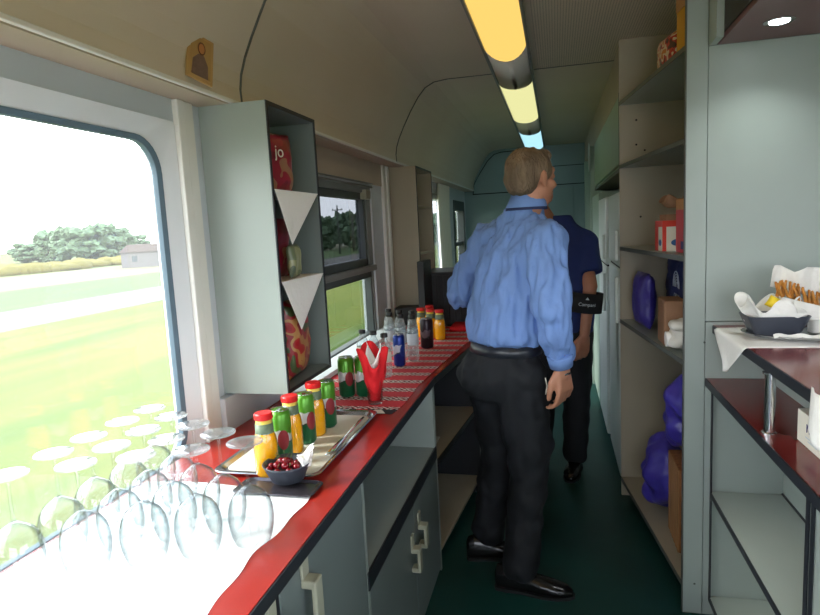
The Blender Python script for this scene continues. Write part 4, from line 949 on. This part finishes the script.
def shoe(heel, toe, z=0., lift=0.):
    heel, toe = Vector(heel), Vector(toe); d = (toe-heel); L = d.length; d /= L; s = Vector((-d.y, d.x, 0)).normalized(); bm = NB(); R = []
    for t, w, h, zc in ((0,.018,.03,.045),(.03,.032,.05,.05),(.12,.037,.055,.055),(.28,.037,.052,.052),(.42,.040,.042,.042),(.58,.046,.036,.036),(.75,.046,.030,.030),(.90,.036,.024,.024),(.98,.018,.014,.016)):
        R.append((heel+d*L*t+Z*zc, s*w, Z*h))
    loft(bm, R, 18); bm = fuse(bm, .006, 2)
    for v in bm.verts: v.co.z = max(v.co.z, 0.012)
    sole = NB(); pts = []
    for t, w in ((0,.020),(.02,.033),(.15,.039),(.35,.036),(.6,.049),(.8,.046),(.94,.030),(1,.010)): pts.append((t, w))
    P1 = [heel+d*L*t+s*w for t, w in pts]; P2 = [heel+d*L*t-s*w for t, w in reversed(pts)]
    prism(sole, [(p.x, p.y) for p in P1+P2], .0, .013); return bm, sole
for h, t_ in (((-.275,2.365,0), (.045,2.330,0)), ((-.425,2.565,0), (-.125,2.615,0))):
    a, b = shoe(O(h), O(t_)); s_ = ob('shoe', a, 'shoe', mt_, True); ob('sole', b, 'shadowgap', s_)
ob('bracelet', (lambda b: loft(b, [(O(V(.013,2.335,.922)), V(.030,0,.004), V(0,.024,0)), (O(V(.0135,2.335,.919)), V(.0305,0,.004), V(0,.0245,0)), (O(V(.014,2.335,.916)), V(.030,0,.004), V(0,.024,0))], 24))(NB()), 'steel', mt_, True)

# --- man in navy polo behind
fb = Vector((-.35,-.94,0)).normalized(); rb = Vector((fb.y,-fb.x,0)); lb_ = -rb
p2 = thing('person', 'man in navy polo shirt and black trousers standing further down the aisle', 'person', (.02, 3.62, 0)); OFF2 = V(-.02,-3.62,0)
def Q(p): return Vector(p)+OFF2
c2 = lambda z: V(.03-.02*(z-1), 3.62, z)
bm = NB(); loft(bm, [(Q(c2(z)), rb*w, fb*dd) for z, w, dd in [(.88,.15,.10),(1.0,.155,.11),(1.2,.15,.10),(1.34,.145,.095),(1.42,.105,.07),(1.50,.06,.05)]], 24)
h2 = V(-.105,3.575,1.648); caps(bm, Q(V(-.03,3.61,1.46)), Q(h2+V(0,0,-.06)), .06, .055); head(bm, Q(h2), fb)
sL2, eL2, wL2 = V(.150,3.60,1.375), V(.178,3.50,1.13), V(.142,3.44,.87)
sR2, eR2, wR2 = V(-.14,3.62,1.41), V(-.19,3.60,1.13), V(-.15,3.52,.92)
chain(bm, [Q(sL2+V(-.01,0,-.015)), Q(eL2), Q(wL2)], [.046,.041,.028]); chain(bm, [Q(sR2), Q(eR2), Q(wR2)], [.052,.043,.028])
hand(bm, Q(wL2), V(-.12,-.05,-1), V(.8,.5,0), V(.3,-1,0), 1.08, .55); hand(bm, Q(wR2), V(0,0,-1), V(-1,0,0), V(0,-1,0), 1.05, .6)
hl, kl, al = V(.10,3.62,.9), V(.10,3.60,.50), V(.085,3.62,.09); hr, kr, ar = V(-.08,3.62,.9), V(-.10,3.62,.5), V(-.12,3.66,.09)
chain(bm, [Q(hl), Q(kl), Q(al)], [.085,.055,.04]); chain(bm, [Q(hr), Q(kr), Q(ar)], [.085,.055,.04])
for a_, t_ in ((al, V(.05,3.52,.035)), (ar, V(-.14,3.56,.035))): caps(bm, Q(a_+V(0,0,-.03)), Q(t_), .026, .017)
ob('body', fuse(bm, .0068, 2), 'skin2', p2, True)
bm = NB(); P, M3 = head(NB(), Q(h2), fb); ell(bm, P(0,-.018,.036), (.083,.099,.086), M3); ell(bm, P(0,-.048,.0), (.076,.065,.065), M3); ob('hair', fuse(bm, .008, 3), 'hair2', p2, True)
bm = NB(); loft(bm, [(Q(c2(z)), rb*w, fb*dd) for z, w, dd in [(.86,.172,.125),(1.0,.178,.13),(1.2,.188,.135),(1.36,.182,.126),(1.42,.150,.105),(1.48,.10,.085),(1.53,.068,.065)]], 26)
caps(bm, Q(sL2), Q(c2(1.43)+V(-.02,0,0)), .070, .08); caps(bm, Q(sR2), Q(c2(1.43)), .078, .08)
def sleeve(b, s, e, k=.72):
    s, e = Vector(s), Vector(e); d = (e-s).normalized(); u, v = frame_of(d); q = s+(e-s)*k
    loft(b, [(Q(s-d*.03), u*.06, v*.06), (Q(s), u*.076, v*.076), (Q(s+(e-s)*.35), u*.076, v*.074), (Q(q), u*.074, v*.070)], 20)
sleeve(bm, sL2+V(.005,0,0), eL2+V(.01,0,0)); sleeve(bm, sR2, eR2)
bm = fuse(bm, .009, 3); wrinkle(bm, .010, (16,16,9), 4); ob('polo_shirt', bm, 'polo', p2, True)
ob('placket', box(NB(), -.055, -.035, -.145, -.128, .95, 1.30, .003), 'crimson', p2)['label'] = 'dark red stripe down the front'
bm = NB(); loft(bm, [(Q(c2(z)), rb*w, fb*dd) for z, w, dd in [(.80,.15,.115),(.88,.165,.125),(.98,.158,.118)]], 24)
chain(bm, [Q(hl), Q(kl), Q(al+V(0,0,.02))], [.105,.085,.072]); chain(bm, [Q(hr), Q(kr), Q(ar+V(0,0,.02))], [.105,.085,.072])
bm = fuse(bm, .010, 3); wrinkle(bm, .010, (14,14,12), 7); ob('trousers', bm, 'trousers', p2, True)
for h, t_ in (((.10,3.70,0), (.045,3.43,0)), ((-.10,3.74,0), (-.155,3.47,0))):
    a, b = shoe(Q(h), Q(t_)); s_ = ob('shoe', a, 'shoe', p2, True); ob('sole', b, 'shadowgap', s_)
# black band with pale script around his forearm
bt = thing('carry_strap', 'black band with pale script hooked over the forearm of the man in navy', 'strap', (.155, 3.475, 1.045))
bm = NB(); R = []
for rr_, zz in ((1., .055), (1.0, -.055), (.94, -.055), (.94, .055)):
    R.append([bm.verts.new((.088*rr_*math.cos(a), .085*rr_*math.sin(a), zz-.018*math.cos(a)*0-.03*(1-math.cos(a-.0))*-.0)) for a in [2*PI*i/36 for i in range(36)]])
for k in range(4):
    a, b = R[k], R[(k+1) % 4]
    for i in range(36): bm.faces.new((a[i], a[(i+1) % 36], b[(i+1) % 36], b[i]))
bmesh.ops.recalc_face_normals(bm, faces=bm.faces); ob('band', bm, 'blackcloth', bt, True)
text('lettering', 'Campari', .026, 'silver_print', bt, (.0,-.0875,-.005), (PI/2, 0, 0)); 
bm = NB(); prism(bm, [(-.010,.022),(.010,.022),(.0,.036)], -.0885, -.0875, 'y'); ob('printed_triangle', bm, 'silver_print', bt)
bt.rotation_euler = (0, math.radians(6), 0)

# ------------------------------------------------------------------ outdoors
GZ = -1.6
def field_mat(name, c1, c2, sc=.6, streak=(1,.15,1)):
    m, nt, b = nodes_mat(name); b.inputs['Roughness'].default_value = .9; b.inputs['Specular IOR Level'].default_value = .1
    tc = nt.nodes.new('ShaderNodeTexCoord'); mp = nt.nodes.new('ShaderNodeMapping'); mp.inputs['Scale'].default_value = streak
    n = nt.nodes.new('ShaderNodeTexNoise'); n.inputs['Scale'].default_value = sc; n.inputs['Detail'].default_value = 4
    nt.links.new(tc.outputs['Object'], mp.inputs[0]); nt.links.new(mp.outputs[0], n.inputs['Vector'])
    r = ramp(nt, [(.32, c1), (.66, c2)], 'LINEAR'); nt.links.new(n.outputs['Fac'], r.inputs[0]); nt.links.new(r.outputs[0], b.inputs['Base Color']); return m
F1 = field_mat('grass_field', (66,84,30), (95,98,40)); F2 = field_mat('pale_road', (98,96,90), (104,101,95)); F3 = field_mat('green_verge', (66,84,48), (78,94,54)); F4 = field_mat('dry_field', (102,97,76), (108,103,82)); F5 = field_mat('far_meadow', (72,86,48), (88,92,52)); F6 = field_mat('reeds', (94,88,42), (104,96,48), 2.)
T1 = mat('tree_leaves', (74,94,66), .85, var=.4, scale=1.6); T2 = mat('tree_bark', (50,42,36), .9); T3 = mat('pylon_wood', (60,58,56), .8); HW = mat('house_wall', (104,100,98), .8); HR = mat('house_roof', (96,84,80), .8)
def ground(name, x0, x1, m, lab, cat, dz=0., kind='stuff'):
    o = ob(name, box(NB(), x0, x1, -60, 420, GZ-.3, GZ+dz), m); o['kind'] = 'structure'; return o
struct('ground', box(NB(), -20.5, -1.6, -60, 420, GZ-.3, GZ), F1)
for nm, x0, x1, m in (('ground_road', -27, -20.5, F2), ('ground_verge', -40, -27, F3), ('ground_dry_field', -60, -40, F4), ('ground_meadow', -420, -60, F5)):
    struct(nm, box(NB(), x0, x1, -60, 420, GZ-.3, GZ), m)
struct('ground_right', box(NB(), 2.2, 300, -60, 420, GZ-.3, GZ), F1)
def blob_tree(label, x, y, w, h, seed, dens=150):
    rn = random.Random(seed); t = thing('tree', label, 'tree', (x, y, GZ), 0, 'trees beyond the fields')
    ob('trunk', lathe(NB(), [(.25,0),(.2,h*.3),(.12,h*.6)], n=8), T2, t)
    bm = NB()
    for i in range(dens):
        a = rn.uniform(0, 6.28); q = rn.random()**.5; z = rn.uniform(.12, .86); s = (1-abs(z-.45)**1.6)
        k = rn.uniform(.05,.11); bmesh.ops.create_icosphere(bm, subdivisions=2, radius=1, matrix=Matrix.Translation((w*.42*q*math.cos(a)*s, w*.42*q*math.sin(a)*s, h*z)) @ Matrix.Diagonal((w*k, w*k, h*k*.9, 1)))
    wrinkle(bm, .7*h/6, (2.3,2.3,2.3), seed); wrinkle(bm, .4*h/6, (5.5,5.5,5.5), seed+3); ob('crown', bm, T1, t, False); return t
# direction helper for far things: (azimuth slope x/y, distance)
for k, (dx, dy, dist, w, h, lb) in enumerate([
    (-.660,.751, 100, 11, 6.2, 'broad rounded tree in the middle of the clump seen through the first window'),
    (-.685,.728, 104, 8, 5.4, 'tree on the left of the clump seen through the first window'),
    (-.707,.707, 110, 8, 3.9, 'low tree at the left end of the clump seen through the first window'),
    (-.640,.768, 102, 8, 5.6, 'tree on the right of the clump seen through the first window'),
    (-.622,.783, 112, 7, 4.4, 'low tree at the right end of the clump seen through the first window'),
    (-.368,.930, 110, 6.5, 6.2, 'tree at the left edge of the second window'),
    (-.328,.945, 108, 7, 6.7, 'largest tree seen through the second window'),
    (-.312,.950, 112, 6.5, 6.2, 'tree near the right frame of the second window'),
    (-.170,.985, 120, 9, 6.0, 'tree seen through the small far window'),
    (-.300,.954, 118, 6, 5.6, 'tree partly behind the right frame of the second window')]):
    dist = (118, 142, 156, 134, 150, 108, 122, 138, 120, 100)[k]; q = dist/100; blob_tree(lb, dx*dist, dy*dist, w*q, 3.1+(h-3.1)*q*(1.08 if k < 5 else .98), k*7+1)
bm = NB(); rn = random.Random(9)
for i in range(90):
    y = 58+rn.random()*40; x = -62-rn.random()*10; ell(bm, (x, y, GZ+.25), (1.6, 2.4, .6+rn.random()*.45), seg=8, rings=6)
wrinkle(bm, .3, (1.5,1.5,1.5)); o = ob('reeds', bm, F6, smooth=True); tag(o, 'yellow-green band of reeds in front of the trees', 'reeds', kind='stuff')
def pole(x, y, h, lb):
    t = thing('utility_pole', lb, 'pole', (x, y, GZ), 0, 'utility poles in the field'); ob('post', lathe(NB(), [(.14,0),(.10,h)], n=8), T3, t, True)
    ob('crossarm', box(NB(), -.8, .8, -.06, .06, h-.7, h-.58), T3, t)
    bm = NB()
    for xx in (-.7, 0, .7): lathe(bm, [(.05,h-.58),(.05,h-.42)], (xx,0,0), 8)
    ob('insulator', bm, T3, t)
pole(-.344*88, .938*88, 6.9, 'wooden utility pole between the trees in the second window'); pole(-.322*95, .945*95, 5.6, 'thin utility pole in front of the largest tree')
t = thing('house', 'pale low house far off at the right of the first window', 'house', (-.600*86, .800*86, GZ), .6); t.scale = (.62, .62, .8)
ob('house_walls', box(NB(), -5, 5, -3, 3, 0, 2.4), HW, t); ob('house_roof', prism(NB(), [(-5.4,2.4),(5.4,2.4),(3.6,3.6),(-3.6,3.6)], -3.3, 3.3, 'y'), HR, t)
ob('window', box(NB(), -3, -2, -3.03, -3, .9, 1.8), 'frame_dark', t)

# ------------------------------------------------------------------ light
W = bpy.data.worlds.new('World'); bpy.context.scene.world = W; W.use_nodes = True; nt = W.node_tree; nt.nodes.clear()
tc = nt.nodes.new('ShaderNodeTexCoord'); sx = nt.nodes.new('ShaderNodeSeparateXYZ'); nt.links.new(tc.outputs['Generated'], sx.inputs[0])
r = nt.nodes.new('ShaderNodeValToRGB'); e = r.color_ramp.elements; e[0].position = 0.; e[0].color = (.93,.95,1.0,1); e[1].position = .9; e[1].color = (.66,.76,.95,1)
nt.links.new(sx.outputs['Z'], r.inputs[0]); bg = nt.nodes.new('ShaderNodeBackground'); bg.inputs['Strength'].default_value = 6.0; nt.links.new(r.outputs[0], bg.inputs[0])
wo = nt.nodes.new('ShaderNodeOutputWorld'); nt.links.new(bg.outputs[0], wo.inputs[0])
S = bpy.data.lights.new('sun', 'SUN'); S.energy = 4.0; S.angle = math.radians(14); S.color = (1,.97,.9)
so_ = bpy.data.objects.new('sun', S); C.objects.link(so_)
so_.rotation_euler = Vector((.80, .28, -.62)).to_track_quat('-Z', 'Y').to_euler()

# ------------------------------------------------------------------ camera and output
cam = bpy.data.cameras.new('camera'); co = bpy.data.objects.new('camera', cam); C.objects.link(co)
cam.sensor_width = 36; cam.lens = 605/820*36; cam.clip_start = .02; cam.clip_end = 1500
R = Matrix(((0.971280682487512, 0.019306488507893033, 0.23715205107290827), (0.23235471848786557, 0.13766221335068748, -0.9628397581175252), (-0.05123593097639034, 0.9902910554563665, 0.12922269483375654)))
co.matrix_world = Matrix.Translation((0,0,1.5)) @ R.to_4x4()
sc = bpy.context.scene; sc.camera = co
sc.view_settings.view_transform = 'Standard'; sc.view_settings.look = 'None'; sc.view_settings.gamma = 1; sc.view_settings.exposure = .42; sc.view_settings.use_curve_mapping = False
sc.cycles.use_denoising = True
try: sc.cycles.denoiser = 'OPENIMAGEDENOISE'
except Exception: pass
sc.cycles.max_bounces = 12; sc.cycles.diffuse_bounces = 6; sc.cycles.transparent_max_bounces = 40; sc.cycles.glossy_bounces = 4
sc.cycles.sample_clamp_indirect = 8
